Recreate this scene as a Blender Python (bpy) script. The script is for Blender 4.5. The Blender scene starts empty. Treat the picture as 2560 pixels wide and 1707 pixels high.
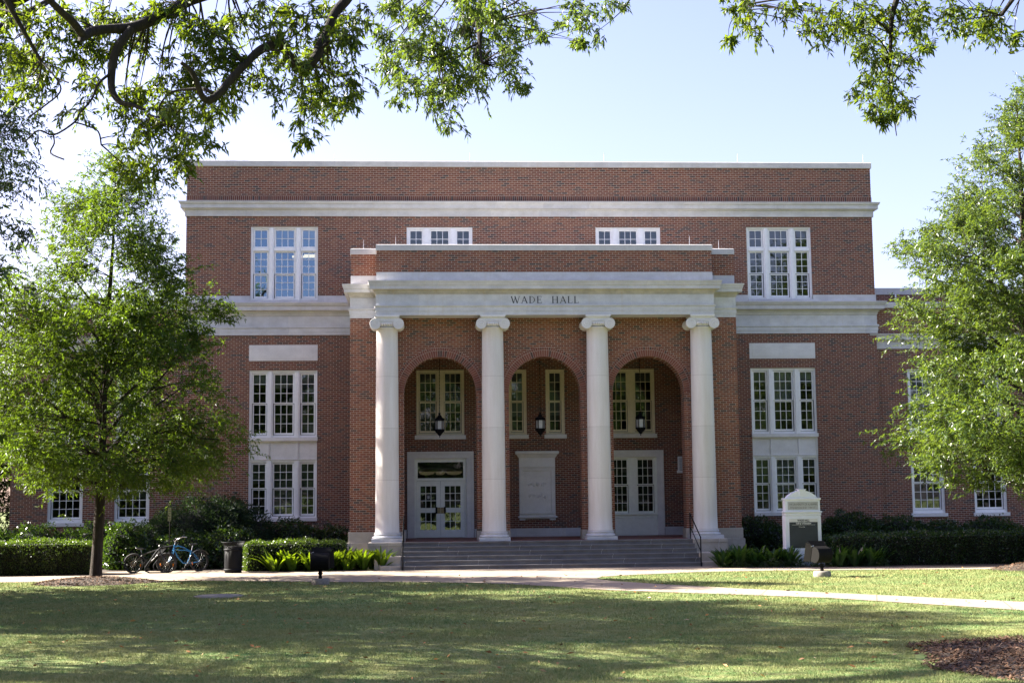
import bpy, bmesh, math, random
import numpy as np
from mathutils import Matrix, Vector

random.seed(11)
RNG = np.random.default_rng(11)
scene = bpy.context.scene
COL = scene.collection
R = math.radians

# ---------------------------------------------------------------- camera
G = 0.17                                    # level of the walk at the foot of the steps
cam_d = bpy.data.cameras.new("camera")
cam_d.sensor_width = 36.0
cam_d.lens = 3500.0 / 2560.0 * 36.0
cam_d.clip_start, cam_d.clip_end = 0.1, 3000.0
cam = bpy.data.objects.new("camera", cam_d)
COL.objects.link(cam)
yaw, pitch, roll = R(3.47), R(6.46), R(-0.612)
fwd = Vector((math.sin(yaw) * math.cos(pitch), math.cos(yaw) * math.cos(pitch), math.sin(pitch)))
rgt = Vector((math.cos(yaw), -math.sin(yaw), 0.0))
upv = rgt.cross(fwd)
rr = rgt * math.cos(roll) + upv * math.sin(roll)
uu = upv * math.cos(roll) - rgt * math.sin(roll)
cam.matrix_world = Matrix(((rr.x, uu.x, -fwd.x, 0.0), (rr.y, uu.y, -fwd.y, 0.0), (rr.z, uu.z, -fwd.z, 2.4), (0, 0, 0, 1)))
scene.camera = cam

# ---------------------------------------------------------------- sky, sun, exposure
SUN_EL, SUN_BACK = R(33.0), R(18.0)          # height of the sun, angle behind the plane of the facade
SKY_STRENGTH, SUN_STRENGTH, EXPOSURE = 0.056, 4.8, 2.74
sdir = Vector((-math.cos(SUN_EL) * math.cos(SUN_BACK), math.cos(SUN_EL) * math.sin(SUN_BACK), math.sin(SUN_EL)))
world = bpy.data.worlds.new("World")
scene.world = world
world.use_nodes = True
wn, wl = world.node_tree.nodes, world.node_tree.links
wn.clear()
wo = wn.new("ShaderNodeOutputWorld")
wb = wn.new("ShaderNodeBackground")
sky = wn.new("ShaderNodeTexSky")
sky.sky_type = 'NISHITA'
sky.sun_disc = False
sky.sun_elevation = SUN_EL
sky.sun_rotation = math.atan2(sdir.x, sdir.y)
sky.air_density = 1.0
sky.dust_density = 2.0
sky.ozone_density = 1.0
wb.inputs["Strength"].default_value = SKY_STRENGTH
wbal = wn.new("ShaderNodeMix")               # white balance of the skylight
wbal.data_type, wbal.blend_type = 'RGBA', 'MULTIPLY'
wbal.inputs[0].default_value = 1.0
wbal.inputs[7].default_value = (1.0, 0.85, 1.0, 1)
wl.new(sky.outputs[0], wbal.inputs[6])
wl.new(wbal.outputs[2], wb.inputs[0])
wl.new(wb.outputs[0], wo.inputs[0])
sun_d = bpy.data.lights.new("sun", 'SUN')
sun_d.energy = SUN_STRENGTH
sun_d.angle = R(0.53)
sun_d.color = (1.0, 0.94, 0.83)
sun = bpy.data.objects.new("sun", sun_d)
COL.objects.link(sun)
sun.rotation_euler = sdir.to_track_quat('Z', 'Y').to_euler()
sun.location = (-40, 30, 40)
scene.view_settings.view_transform = 'Standard'
scene.view_settings.look = 'None'
scene.view_settings.gamma = 1.0
scene.view_settings.exposure = EXPOSURE
scene.cycles.max_bounces = 8
scene.cycles.diffuse_bounces = 4
scene.cycles.transparent_max_bounces = 12
scene.cycles.caustics_reflective = False
scene.cycles.caustics_refractive = False


# ---------------------------------------------------------------- material helpers
class NT:
    def __init__(self, name):
        self.m = bpy.data.materials.new(name)
        self.m.use_nodes = True
        self.t = self.m.node_tree
        self.t.nodes.clear()
        self.out = self.n("ShaderNodeOutputMaterial")

    def n(self, kind, **kw):
        nd = self.t.nodes.new(kind)
        for k, v in kw.items():
            if hasattr(nd, k):
                setattr(nd, k, v)
            else:
                nd.inputs[k].default_value = v
        return nd

    def l(self, a, b):
        self.t.links.new(a, b)

    def math(self, op, a, b=None):
        nd = self.n("ShaderNodeMath", operation=op)
        for i, v in enumerate((a, b)):
            if v is None:
                continue
            if isinstance(v, (int, float)):
                nd.inputs[i].default_value = v
            else:
                self.l(v, nd.inputs[i])
        return nd.outputs[0]

    def mix(self, fac, a, b, blend='MIX'):
        nd = self.n("ShaderNodeMix", data_type='RGBA', blend_type=blend)
        for s, v in ((nd.inputs[0], fac), (nd.inputs[6], a), (nd.inputs[7], b)):
            if isinstance(v, (int, float)):
                s.default_value = v
            elif isinstance(v, tuple):
                s.default_value = v if len(v) == 4 else v + (1,)
            else:
                self.l(v, s)
        return nd.outputs[2]

    def noise(self, vec, scale, detail=3, rough=0.55):
        nd = self.n("ShaderNodeTexNoise")
        nd.inputs["Scale"].default_value = scale
        nd.inputs["Detail"].default_value = detail
        nd.inputs["Roughness"].default_value = rough
        if vec is not None:
            self.l(vec, nd.inputs["Vector"])
        return nd.outputs[0]

    def ramp(self, fac, stops, interp='LINEAR'):
        nd = self.n("ShaderNodeValToRGB")
        cr = nd.color_ramp
        cr.interpolation = interp
        while len(cr.elements) < len(stops):
            cr.elements.new(0.5)
        for e, (p, c) in zip(cr.elements, stops):
            e.position = p
            e.color = c if len(c) == 4 else tuple(c) + (1,)
        self.l(fac, nd.inputs[0])
        return nd.outputs[0]

    def pos(self):
        return self.n("ShaderNodeNewGeometry").outputs["Position"]

    def obj(self):
        return self.n("ShaderNodeTexCoord").outputs["Object"]

    def bump(self, h, strength=0.4, dist=0.01):
        nd = self.n("ShaderNodeBump")
        nd.inputs["Strength"].default_value = strength
        nd.inputs["Distance"].default_value = dist
        self.l(h, nd.inputs["Height"])
        return nd.outputs[0]

    def principled(self, color, rough=0.6, metal=0.0, spec=0.5, normal=None):
        p = self.n("ShaderNodeBsdfPrincipled")
        if isinstance(color, tuple):
            p.inputs["Base Color"].default_value = color if len(color) == 4 else color + (1,)
        else:
            self.l(color, p.inputs["Base Color"])
        if isinstance(rough, (int, float)):
            p.inputs["Roughness"].default_value = rough
        else:
            self.l(rough, p.inputs["Roughness"])
        p.inputs["Metallic"].default_value = metal
        p.inputs["Specular IOR Level"].default_value = spec
        if normal is not None:
            self.l(normal, p.inputs["Normal"])
        return p.outputs[0]

    def done(self, shader):
        self.l(shader, self.out.inputs[0])
        return self.m


def brick_mat(name, bw=0.214, bh=0.0745, joint=0.0135, swap=False, tint=(1, 1, 1), shift=0.0):
    t = NT(name)
    sp = t.n("ShaderNodeSeparateXYZ")
    t.l(t.pos(), sp.inputs[0])
    u = t.math('ADD', t.math('ADD', sp.outputs[0], sp.outputs[1]), shift)
    cb = t.n("ShaderNodeCombineXYZ")
    t.l(u, cb.inputs[0])
    t.l(t.math('ADD', sp.outputs[2], 40.0 * bh - 0.005), cb.inputs[1])
    b = t.n("ShaderNodeTexBrick")
    b.offset = 0.0 if swap else 0.5
    b.inputs["Color1"].default_value = (0, 0, 0, 1)
    b.inputs["Color2"].default_value = (1, 1, 1, 1)
    b.inputs["Mortar"].default_value = (0.5, 0.5, 0.5, 1)
    b.inputs["Scale"].default_value = 1.0
    b.inputs["Mortar Size"].default_value = joint * 0.5
    b.inputs["Mortar Smooth"].default_value = 0.25
    b.inputs["Bias"].default_value = 0.0
    b.inputs["Brick Width"].default_value = bw
    b.inputs["Row Height"].default_value = bh
    t.l(cb.outputs[0], b.inputs["Vector"])

    def c(r, g, bl):
        return (r * tint[0], g * tint[1], bl * tint[2])
    body = t.ramp(b.outputs["Color"], [(0.0, c(.058, .046, .048)), (0.07, c(.080, .052, .048)), (0.13, c(.118, .056, .043)),
                                       (0.35, c(.162, .058, .037)), (0.65, c(.198, .082, .049)), (0.85, c(.160, .052, .035)), (1.0, c(.112, .048, .037))])
    fine = t.noise(t.pos(), 60.0, 3, 0.6)
    big = t.noise(t.pos(), 0.45, 6, 0.68)
    body = t.mix(0.55, body, t.ramp(fine, [(0.25, (.72, .72, .72)), (0.75, (1.25, 1.22, 1.2))]), 'MULTIPLY')
    body = t.mix(0.6, body, t.ramp(big, [(0.3, (.74, .74, .78)), (0.7, (1.2, 1.18, 1.12))]), 'MULTIPLY')
    mort = t.mix(0.5, (.47, .395, .315), t.ramp(t.noise(t.pos(), 9.0, 3), [(0.3, (.39, .325, .26)), (0.7, (.53, .445, .355))]))
    colr = t.mix(b.outputs["Fac"], body, mort)
    # pale mineral bloom in uneven patches
    bl = t.ramp(t.noise(t.pos(), 0.9, 6, 0.65), [(0.62, (0, 0, 0)), (0.80, (1, 1, 1))])
    colr = t.mix(t.math('MULTIPLY', bl, 0.12), colr, (.42, .35, .31))
    h = t.math('SUBTRACT', t.math('MULTIPLY', fine, 0.3), b.outputs["Fac"])
    return t.done(t.principled(colr, 0.88, spec=0.25, normal=t.bump(h, 0.5, 0.006)))


def stone_mat(name, base=(.61, .60, .60), joint=0.0, off=0.0, stain=0.5, cold=0.0):
    t = NT(name)
    p = t.pos()
    mp = t.n("ShaderNodeMapping")
    mp.inputs["Scale"].default_value = (1.3, 1.3, 2.2)
    t.l(p, mp.inputs[0])
    n1 = t.noise(mp.outputs[0], 1.6, 6, 0.62)
    n2 = t.noise(p, 45.0, 3, 0.6)
    mv = t.n("ShaderNodeMapping")
    mv.inputs["Scale"].default_value = (7.0, 7.0, 0.35)
    t.l(p, mv.inputs[0])
    n3 = t.noise(mv.outputs[0], 1.0, 5, 0.65)
    dark = tuple(v * (1 - 0.38 * stain) for v in base)
    lite = tuple(min(0.85, v * 1.13) for v in base)
    warm = (base[0] * 0.86, base[1] * 0.74, base[2] * 0.58)
    c = t.mix(t.ramp(n1, [(0.25, (0, 0, 0)), (0.75, (1, 1, 1))]), dark, lite)
    c = t.mix(t.math('MULTIPLY', t.ramp(n3, [(0.52, (0, 0, 0)), (0.75, (1, 1, 1))]), 0.55 * stain), c, warm)
    c = t.mix(t.math('MULTIPLY', t.ramp(n3, [(0.25, (1, 1, 1)), (0.40, (0, 0, 0))]), 0.5 * stain), c, tuple(v * 0.62 for v in base))
    c = t.mix(0.35, c, t.ramp(n2, [(0.3, (.8, .8, .8)), (0.7, (1.15, 1.15, 1.15))]), 'MULTIPLY')
    if joint:
        sp = t.n("ShaderNodeSeparateXYZ")
        t.l(p, sp.inputs[0])
        fr = t.math('FRACT', t.math('DIVIDE', t.math('ADD', t.math('ADD', sp.outputs[0], sp.outputs[1]), off + 100.0 * joint), joint))
        ln = t.math('LESS_THAN', fr, 0.009 / joint)
        cell = t.n("ShaderNodeTexWhiteNoise", noise_dimensions='1D')
        t.l(t.math('FLOOR', t.math('DIVIDE', t.math('ADD', t.math('ADD', sp.outputs[0], sp.outputs[1]), off + 100.0 * joint), joint)), cell.inputs["W"])
        c = t.mix(0.6, c, t.ramp(cell.outputs["Value"], [(0, (.84, .85, .88)), (1, (1.08, 1.06, 1.02))]), 'MULTIPLY')
        c = t.mix(t.math('MULTIPLY', ln, 0.65), c, (.66, .64, .60))
    return t.done(t.principled(c, 0.8, spec=0.3, normal=t.bump(n2, 0.15, 0.004)))


def drum_mat():
    t = NT("column_limestone")
    p = t.pos()
    mp = t.n("ShaderNodeMapping")
    mp.inputs["Scale"].default_value = (3.0, 3.0, 0.28)
    mp.inputs["Rotation"].default_value = (0.0, 0.12, 0.0)
    t.l(p, mp.inputs[0])
    n1 = t.noise(mp.outputs[0], 1.5, 6, 0.66)
    n2 = t.noise(p, 45.0, 3, 0.6)
    c = t.mix(t.ramp(n1, [(0.30, (0, 0, 0)), (0.70, (1, 1, 1))]), (.62, .585, .54), (.72, .705, .685))
    sp = t.n("ShaderNodeSeparateXYZ")
    t.l(p, sp.inputs[0])
    z = t.math('DIVIDE', t.math('SUBTRACT', sp.outputs[2], 1.34), 1.775)
    ln = t.math('LESS_THAN', t.math('FRACT', z), 0.007)
    cell = t.n("ShaderNodeTexWhiteNoise", noise_dimensions='1D')
    t.l(t.math('FLOOR', z), cell.inputs["W"])
    c = t.mix(0.5, c, t.ramp(cell.outputs["Value"], [(0, (.90, .89, .86)), (1, (1.08, 1.06, 1.04))]), 'MULTIPLY')
    c = t.mix(t.math('MULTIPLY', ln, 0.5), c, (.30, .27, .24))
    c = t.mix(0.3, c, t.ramp(n2, [(0.3, (.85, .85, .85)), (0.7, (1.12, 1.12, 1.12))]), 'MULTIPLY')
    return t.done(t.principled(c, 0.75, spec=0.3, normal=t.bump(n2, 0.12, 0.004)))


def plain_mat(name, color, rough=0.5, metal=0.0, spec=0.5, vary=0.15, scale=8.0, bump=0.0):
    t = NT(name)
    n = t.noise(t.obj(), scale, 4, 0.6)
    c = t.mix(1.0, color, t.ramp(n, [(0.3, (1 - vary,) * 3), (0.7, (1 + vary,) * 3)]), 'MULTIPLY')
    rg = t.math('ADD', t.math('MULTIPLY', n, 0.2), rough - 0.1)
    nm = t.bump(t.noise(t.obj(), scale * 12, 2), bump, 0.003) if bump else None
    return t.done(t.principled(c, rg, metal, spec, nm))


def leaf_mat(name, stops, trans, tfac=0.4, rough=0.45, spec=0.22):
    t = NT(name)
    a = t.n("ShaderNodeAttribute", attribute_name="tone")
    c = t.ramp(a.outputs["Fac"], stops)
    pr = t.principled(c, rough, spec=spec)
    tr = t.n("ShaderNodeBsdfTranslucent")
    t.l(t.mix(1.0, t.mix(0.20, c, (1, 1, 1)), trans, 'MULTIPLY'), tr.inputs[0])
    mx = t.n("ShaderNodeMixShader")
    mx.inputs[0].default_value = tfac
    t.l(pr, mx.inputs[1])
    t.l(tr.outputs[0], mx.inputs[2])
    return t.done(mx.outputs[0])


def bark_mat(name, c1, c2):
    t = NT(name)
    mp = t.n("ShaderNodeMapping")
    mp.inputs["Scale"].default_value = (9, 9, 1.6)
    t.l(t.pos(), mp.inputs[0])
    n = t.noise(mp.outputs[0], 2.4, 6, 0.7)
    return t.done(t.principled(t.ramp(n, [(0.3, c1), (0.7, c2)]), 0.9, spec=0.2, normal=t.bump(n, 0.9, 0.03)))


def glass_mat(name, refl=0.085, tint=(.55, .62, .62), rcol=(.90, .96, 1.0)):
    t = NT(name)
    tr = t.n("ShaderNodeBsdfTransparent")
    tr.inputs[0].default_value = tint + (1,)
    gl = t.n("ShaderNodeBsdfGlossy")
    gl.inputs["Color"].default_value = rcol + (1,)
    gl.inputs["Roughness"].default_value = 0.012
    w = t.noise(t.pos(), 0.9, 2)
    t.l(t.bump(w, 0.12, 0.03), gl.inputs["Normal"])
    lw = t.n("ShaderNodeLayerWeight")
    lw.inputs[0].default_value = 0.25
    fac = t.math('ADD', t.math('MULTIPLY', lw.outputs["Fresnel"], 0.6), refl)
    mx = t.n("ShaderNodeMixShader")
    t.l(fac, mx.inputs[0])
    t.l(tr.outputs[0], mx.inputs[1])
    t.l(gl.outputs[0], mx.inputs[2])
    return t.done(mx.outputs[0])


def emit_mat(name, color, strength):
    t = NT(name)
    e = t.n("ShaderNodeEmission")
    e.inputs[0].default_value = color + (1,)
    e.inputs[1].default_value = strength
    return t.done(e.outputs[0])


M = {}
M['brick'] = brick_mat("red_brick")
M['pier_brick'] = brick_mat("portico_brick", bw=0.217, bh=0.0752, tint=(1.22, 1.16, 1.05), shift=0.07)
M['soldier'] = brick_mat("soldier_brick", bw=0.0745, bh=0.262, swap=True, tint=(.9, .82, .82))
M['stone'] = stone_mat("limestone", joint=1.82)
M['stone_b'] = stone_mat("limestone_cornice", base=(.58, .57, .56), joint=1.82, off=0.9, stain=0.45)
M['stone_frieze'] = stone_mat("limestone_frieze", base=(.60, .605, .62), joint=3.7, off=0.3, stain=0.5)
M['stone_bed'] = stone_mat("limestone_bed_mould", base=(.53, .495, .44), stain=1.0)
M['coping'] = stone_mat("coping_stone", base=(.56, .545, .53), joint=1.85, off=0.4, stain=0.45)
M['panel'] = stone_mat("carved_stone", base=(.70, .685, .67), stain=0.25)
M['plinth'] = stone_mat("plinth_stone", base=(.44, .40, .34), joint=1.4, stain=0.6)
M['column'] = drum_mat()
M['step'] = stone_mat("step_stone", base=(.185, .18, .178), joint=2.4, stain=0.9)
M['tile'] = plain_mat("red_quarry_tile", (.20, .075, .055), 0.6, vary=0.25, scale=3)
M['white'] = plain_mat("white_window_paint", (.82, .82, .82), 0.45, vary=0.05)
M['cream'] = plain_mat("cream_window_paint", (.74, .66, .47), 0.5, vary=0.07)
M['door'] = plain_mat("pale_green_door_paint", (.80, .82, .76), 0.4, vary=0.05)
M['glass'] = glass_mat("window_glass")
M['glass_hi'] = glass_mat("coated_window_glass", refl=0.24, rcol=(.50, .74, 1.0))  # upper left window: blue sky reflection put into the glass colour
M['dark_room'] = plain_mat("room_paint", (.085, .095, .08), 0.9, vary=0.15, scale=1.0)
M['ceil'] = plain_mat("ceiling_paint", (.5, .48, .43), 0.9)
M['blind_pale'] = plain_mat("pale_blind_slat", (.42, .43, .42), 0.6, vary=0.1)
M['blind'] = plain_mat("blind_slat", (.20, .205, .20), 0.6, vary=0.1)
M['lampstrip'] = emit_mat("ceiling_tube_light", (1.0, .80, .50), 0.30)
M['lobby_lamp'] = emit_mat("lobby_lamp_glow", (1.0, .75, .42), 0.014)
M['iron'] = plain_mat("black_painted_iron", (.006, .0068, .009), 0.62, spec=0.14, vary=0.25, scale=12)
M['bronze'] = plain_mat("dark_bronze_metal", (.0055, .005, .0048), 0.75, metal=0.0, spec=0.10, vary=0.3, scale=9)
M['steel'] = plain_mat("brushed_steel", (.42, .42, .42), 0.3, metal=1.0, vary=0.1)
M['brass'] = plain_mat("dull_brass", (.25, .20, .12), 0.45, metal=0.7)
M['letter'] = plain_mat("dark_incised_letter", (.045, .045, .05), 0.8, vary=0.2)
M['mortar'] = plain_mat("mortar", (.40, .33, .27), 0.9, vary=0.15, scale=20)
M['concrete_base'] = plain_mat("cast_concrete", (.21, .19, .165), 0.9, vary=0.25, scale=14, bump=0.3)


# ---------------------------------------------------------------- mesh helpers
class MB:
    """Collects faces of one part and links them as one mesh object."""

    def __init__(self):
        self.v, self.f, self.smooth = [], [], []

    def add(self, verts, faces, smooth=False):
        o = len(self.v)
        self.v += [tuple(p) for p in verts]
        self.f += [tuple(i + o for i in fc) for fc in faces]
        self.smooth += [smooth] * len(faces)
        return self

    def quad(self, a, b, c, d):
        return self.add((a, b, c, d), ((0, 1, 2, 3),))

    def box(self, x0, x1, y0, y1, z0, z1):
        return self.add([(x0, y0, z0), (x1, y0, z0), (x1, y1, z0), (x0, y1, z0), (x0, y0, z1), (x1, y0, z1), (x1, y1, z1), (x0, y1, z1)],
                        [(3, 2, 1, 0), (4, 5, 6, 7), (0, 1, 5, 4), (1, 2, 6, 5), (2, 3, 7, 6), (3, 0, 4, 7)])

    def tube(self, pts, rad, n=8, smooth=True, cap=True):
        pts = [Vector(p) for p in pts]
        rad = rad if isinstance(rad, (list, tuple)) else [rad] * len(pts)
        rings, prev = [], None
        for i, p in enumerate(pts):
            d = (pts[min(i + 1, len(pts) - 1)] - pts[max(i - 1, 0)]).normalized()
            ref = prev if prev is not None else (Vector((0, 0, 1)) if abs(d.z) < 0.9 else Vector((1, 0, 0)))
            s = d.cross(ref)
            if s.length < 1e-5:
                s = d.cross(Vector((0.3, 1, 0.2)))
            s.normalize()
            w = s.cross(d).normalized()
            prev = w
            rings.append([p + (s * math.cos(a) + w * math.sin(a)) * rad[i] for a in (2 * math.pi * k / n for k in range(n))])
        vs = [q for r in rings for q in r]
        fs = [(i * n + k, i * n + (k + 1) % n, (i + 1) * n + (k + 1) % n, (i + 1) * n + k) for i in range(len(rings) - 1) for k in range(n)]
        self.add(vs, fs, smooth)
        if cap:
            self.add(rings[0], (tuple(range(n))[::-1],))
            self.add(rings[-1], (tuple(range(n)),))
        return self

    def lathe(self, cx, cy, prof, n=32, smooth=True):
        vs = [(cx + r * math.cos(2 * math.pi * k / n), cy + r * math.sin(2 * math.pi * k / n), z) for r, z in prof for k in range(n)]
        fs = [(i * n + k, i * n + (k + 1) % n, (i + 1) * n + (k + 1) % n, (i + 1) * n + k) for i in range(len(prof) - 1) for k in range(n)]
        self.add(vs, fs, smooth)
        m = (len(prof) - 1) * n
        self.add(vs[:n], (tuple(range(n))[::-1],))
        self.add(vs[m:], (tuple(range(n)),))
        return self

    def ring(self, x0, x1, yf, yb, prof):
        """moulding that runs along the front and returns along both sides: prof = (projection, z) from the bottom up"""
        lv = [[(x0 - d, yb, z), (x0 - d, yf - d, z), (x1 + d, yf - d, z), (x1 + d, yb, z)] for d, z in prof]
        vs = [p for q in lv for p in q]
        fs = []
        for i in range(len(lv) - 1):
            for k in range(3):
                fs.append((i * 4 + k, i * 4 + k + 1, i * 4 + k + 5, i * 4 + k + 4))
        m = (len(lv) - 1) * 4
        fs += [(3, 2, 1, 0), (m, m + 1, m + 2, m + 3)]
        return self.add(vs, fs)

    def build(self, name, mat, parent=None, bevel=0.0):
        me = bpy.data.meshes.new(name)
        me.from_pydata(self.v, [], self.f)
        me.polygons.foreach_set("use_smooth", self.smooth)
        me.update()
        o = bpy.data.objects.new(name, me)
        for m in (mat if isinstance(mat, (list, tuple)) else [mat]):
            me.materials.append(m)
        COL.objects.link(o)
        if parent is not None:
            o.parent = parent
            o.matrix_parent_inverse = Matrix.Identity(4)
            if parent.type == 'EMPTY' or True:
                base = parent_offset(parent)
                if base.length > 0:
                    me.transform(Matrix.Translation(-base))
        if bevel:
            md = o.modifiers.new("edge", 'BEVEL')
            md.width = bevel
            md.segments = 2
            md.limit_method = 'ANGLE'
        return o


def parent_offset(p):
    v = Vector((0, 0, 0))
    while p is not None:
        v = v + p.location
        p = p.parent
    return v


def tag(o, label=None, cat=None, group=None, kind=None):
    for k, v in (("label", label), ("category", cat), ("group", group), ("kind", kind)):
        if v:
            o[k] = v
    return o


def thing(name, loc, label, cat, group=None):
    o = bpy.data.objects.new(name, None)
    o.empty_display_size = 0.2
    COL.objects.link(o)
    o.location = loc
    return tag(o, label, cat, group)


def np_mesh(name, V, F, mat, parent=None, tone=None, smooth=False, sizes=4, midx=None):
    """mesh from numpy arrays; F is (n, sizes)"""
    me = bpy.data.meshes.new(name)
    V = np.ascontiguousarray(V, dtype=np.float32)
    F = np.ascontiguousarray(F, dtype=np.int32)
    if parent is not None:
        V = V - np.array(parent_offset(parent), dtype=np.float32)
    me.vertices.add(len(V))
    me.vertices.foreach_set("co", V.ravel())
    me.loops.add(F.size)
    me.loops.foreach_set("vertex_index", F.ravel())
    me.polygons.add(len(F))
    me.polygons.foreach_set("loop_start", np.arange(0, F.size, F.shape[1], dtype=np.int32))
    me.update(calc_edges=True)
    if tone is not None:
        at = me.attributes.new("tone", 'FLOAT', 'POINT')
        at.data.foreach_set("value", np.ascontiguousarray(tone, dtype=np.float32))
    if smooth:
        me.polygons.foreach_set("use_smooth", np.ones(len(F), dtype=bool))
    for m in (mat if isinstance(mat, (list, tuple)) else [mat]):
        me.materials.append(m)
    if midx is not None:
        me.polygons.foreach_set("material_index", np.ascontiguousarray(midx, dtype=np.int32))
    o = bpy.data.objects.new(name, me)
    COL.objects.link(o)
    if parent is not None:
        o.parent = parent
    return o
# ================================================================ THE HALL
XC = 4.12                                    # axis of the symmetrical front
YM, YA, YE, YW = 53.1, 48.95, 48.1, 53.3     # main wall, arch wall, entablature, wing wall
FLOOR = 1.03
hall = thing("academic_hall", (XC, YM, G), "large red brick university hall with limestone bands and a four column portico", "building")


def wall_holes(mb, x0, x1, z0, z1, y, holes, depth=0.22):
    xs = sorted({x0, x1, *[h[0] for h in holes], *[h[1] for h in holes]})
    zs = sorted({z0, z1, *[h[2] for h in holes], *[h[3] for h in holes]})
    for i in range(len(xs) - 1):
        for j in range(len(zs) - 1):
            cx, cz = (xs[i] + xs[i + 1]) / 2, (zs[j] + zs[j + 1]) / 2
            if any(h[0] < cx < h[1] and h[2] < cz < h[3] for h in holes):
                continue
            mb.quad((xs[i], y, zs[j]), (xs[i + 1], y, zs[j]), (xs[i + 1], y, zs[j + 1]), (xs[i], y, zs[j + 1]))
    for a, b, c, d in holes:
        Y = y + depth
        mb.quad((a, y, c), (a, Y, c), (a, Y, d), (a, y, d))
        mb.quad((b, y, d), (b, Y, d), (b, Y, c), (b, y, c))
        mb.quad((a, y, d), (a, Y, d), (b, Y, d), (b, y, d))
        mb.quad((b, y, c), (b, Y, c), (a, Y, c), (a, y, c))
    return mb


def mirror(x):
    return 2 * XC - x


def mirrored(x0, x1):
    return mirror(x1), mirror(x0)


TR = (-6.715, -4.17)                         # left bay of windows
TL_R = mirrored(*TR)
CL = (-0.79, 1.736)
CL_R = mirrored(*CL)
WIN_R = [(18.63, 19.92), (21.08, 22.37), (23.53, 24.82), (25.98, 27.27)]
WIN_L = [mirrored(*w) for w in WIN_R[:2]]

holes_main = []
for b in (TR, TL_R):
    holes_main += [(b[0], b[1], 10.03, 12.87), (b[0], b[1], 1.70, 7.36)]
for b in (CL, CL_R):
    holes_main += [(b[0], b[1], 11.60, 12.86)]
P1, P3 = (-0.434, 1.376), (6.86, 8.67)       # paired windows inside the portico
S1, S2 = (3.033, 3.753), (4.483, 5.203)
DOOR = (-0.777, 1.708)
BAY = (6.59, 8.94)
holes_back = [(P1[0], P1[1], 4.71, 7.345), (P3[0], P3[1], 4.71, 7.345), (S1[0], S1[1], 4.71, 7.345), (S2[0], S2[1], 4.71, 7.345),
              (DOOR[0], DOOR[1], FLOOR, 4.235), (BAY[0], BAY[1], FLOOR, 4.235), (9.5, 9.93, 3.36, 3.99)]
w = MB()
XL, XR = XC - 13.275, XC + 13.295
wall_holes(w, XL, XR, G - 0.4, 8.70, YM, [h for h in holes_main if h[3] < 8] + holes_back)
wall_holes(w, XL, XR, 10.19, 13.28, YM, [h for h in holes_main if h[3] > 8])
w.quad((XL, YM, 14.06), (XR, YM, 14.06), (XR, YM, 15.22), (XL, YM, 15.22))
for x in (XL, XR):                           # side walls
    w.quad((x, YM, G - 0.4), (x, 76, G - 0.4), (x, 76, 15.22), (x, YM, 15.22))
w.quad((XL, 76, G - 0.4), (XR, 76, G - 0.4), (XR, 76, 15.22), (XL, 76, 15.22))
w.build("brick_wall", M['brick'], hall)

MB().box(XL + 0.05, XR - 0.05, YM + 0.3, 75.9, 14.6, 14.75).build("roof", M['coping'], hall)
MB().ring(XL, XR, YM, 76, [(0.004, 13.80), (0.012, 13.802), (0.012, 14.06), (0.002, 14.062)]).build("soldier_course", M['soldier'], hall)
MB().ring(XL, XR, YM, 76, [(0.0, 15.215), (0.045, 15.216), (0.045, 15.42), (0.02, 15.445)]).build("coping", M['coping'], hall)
MB().ring(XL, XR, YM, 76, [(0.0, 13.265), (0.05, 13.27), (0.05, 13.50), (0.09, 13.51), (0.11, 13.545), (0.20, 13.56), (0.20, 13.70), (0.235, 13.72), (0.27, 13.79), (0.27, 13.815), (0.0, 13.83)]).build("cornice", M['stone_b'], hall)
MB().ring(XL, XR, YM, 76, [(0.0, 8.69), (0.045, 8.692), (0.045, 8.80), (0.06, 8.802), (0.06, 8.94), (0.09, 8.96), (0.09, 9.03), (0.03, 9.035), (0.03, 9.405)]).build("frieze", M['stone_frieze'], hall)
MB().ring(XL, XR, YM, 76, [(0.03, 9.407), (0.05, 9.42), (0.07, 9.50), (0.12, 9.57), (0.13, 9.60), (0.27, 9.615), (0.27, 9.76), (0.30, 9.78), (0.35, 9.88), (0.35, 9.91), (0.0, 9.94)]).build("cornice", M['stone_b'], hall)
m = MB()
holes_b = [(TR[0], TR[1], 9.99, 10.2), (TL_R[0], TL_R[1], 9.99, 10.2)]
for xa, xb in ((XL - 0.03, TR[0]), (TR[1], TL_R[0]), (TL_R[1], XR + 0.03)):
    m.box(xa, xb, YM - 0.03, YM + 0.25, 9.942, 10.195)
for b in (TR, TL_R):
    m.box(b[0], b[1], YM - 0.05, YM + 0.25, 9.943, 10.03)
m.build("stone_band", M['stone'], hall)
for b in (TR, TL_R):                         # stone panels above and between the windows
    m = MB()
    m.box(b[0] - 0.02, b[1] + 0.01, YM - 0.02, YM + 0.1, 7.72, 8.32)
    m.box(b[0] + 0.09, b[1] - 0.10, YM - 0.028, YM - 0.01, 7.80, 8.235)
    m.build("stone_panel", M['panel'], hall, bevel=0.006)
    m = MB()
    m.box(b[0], b[1], YM + 0.045, YM + 0.2, 3.985, 4.69)
    third = [(b[0] + 0.06, b[0] + 0.70), (b[0] + 0.76, b[1] - 0.76), (b[1] - 0.70, b[1] - 0.06)]
    for xa, xb in ((b[0], third[0][0]), (third[0][1], third[1][0]), (third[1][1], third[2][0]), (third[2][1], b[1])):
        m.box(xa, xb, YM + 0.015, YM + 0.05, 3.985, 4.69)
    for xa, xb in third:
        m.box(xa, xb, YM + 0.016, YM + 0.05, 3.985, 4.04)
        m.box(xa, xb, YM + 0.016, YM + 0.05, 4.63, 4.69)
    m.build("spandrel_panel", M['panel'], hall, bevel=0.004)


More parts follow.
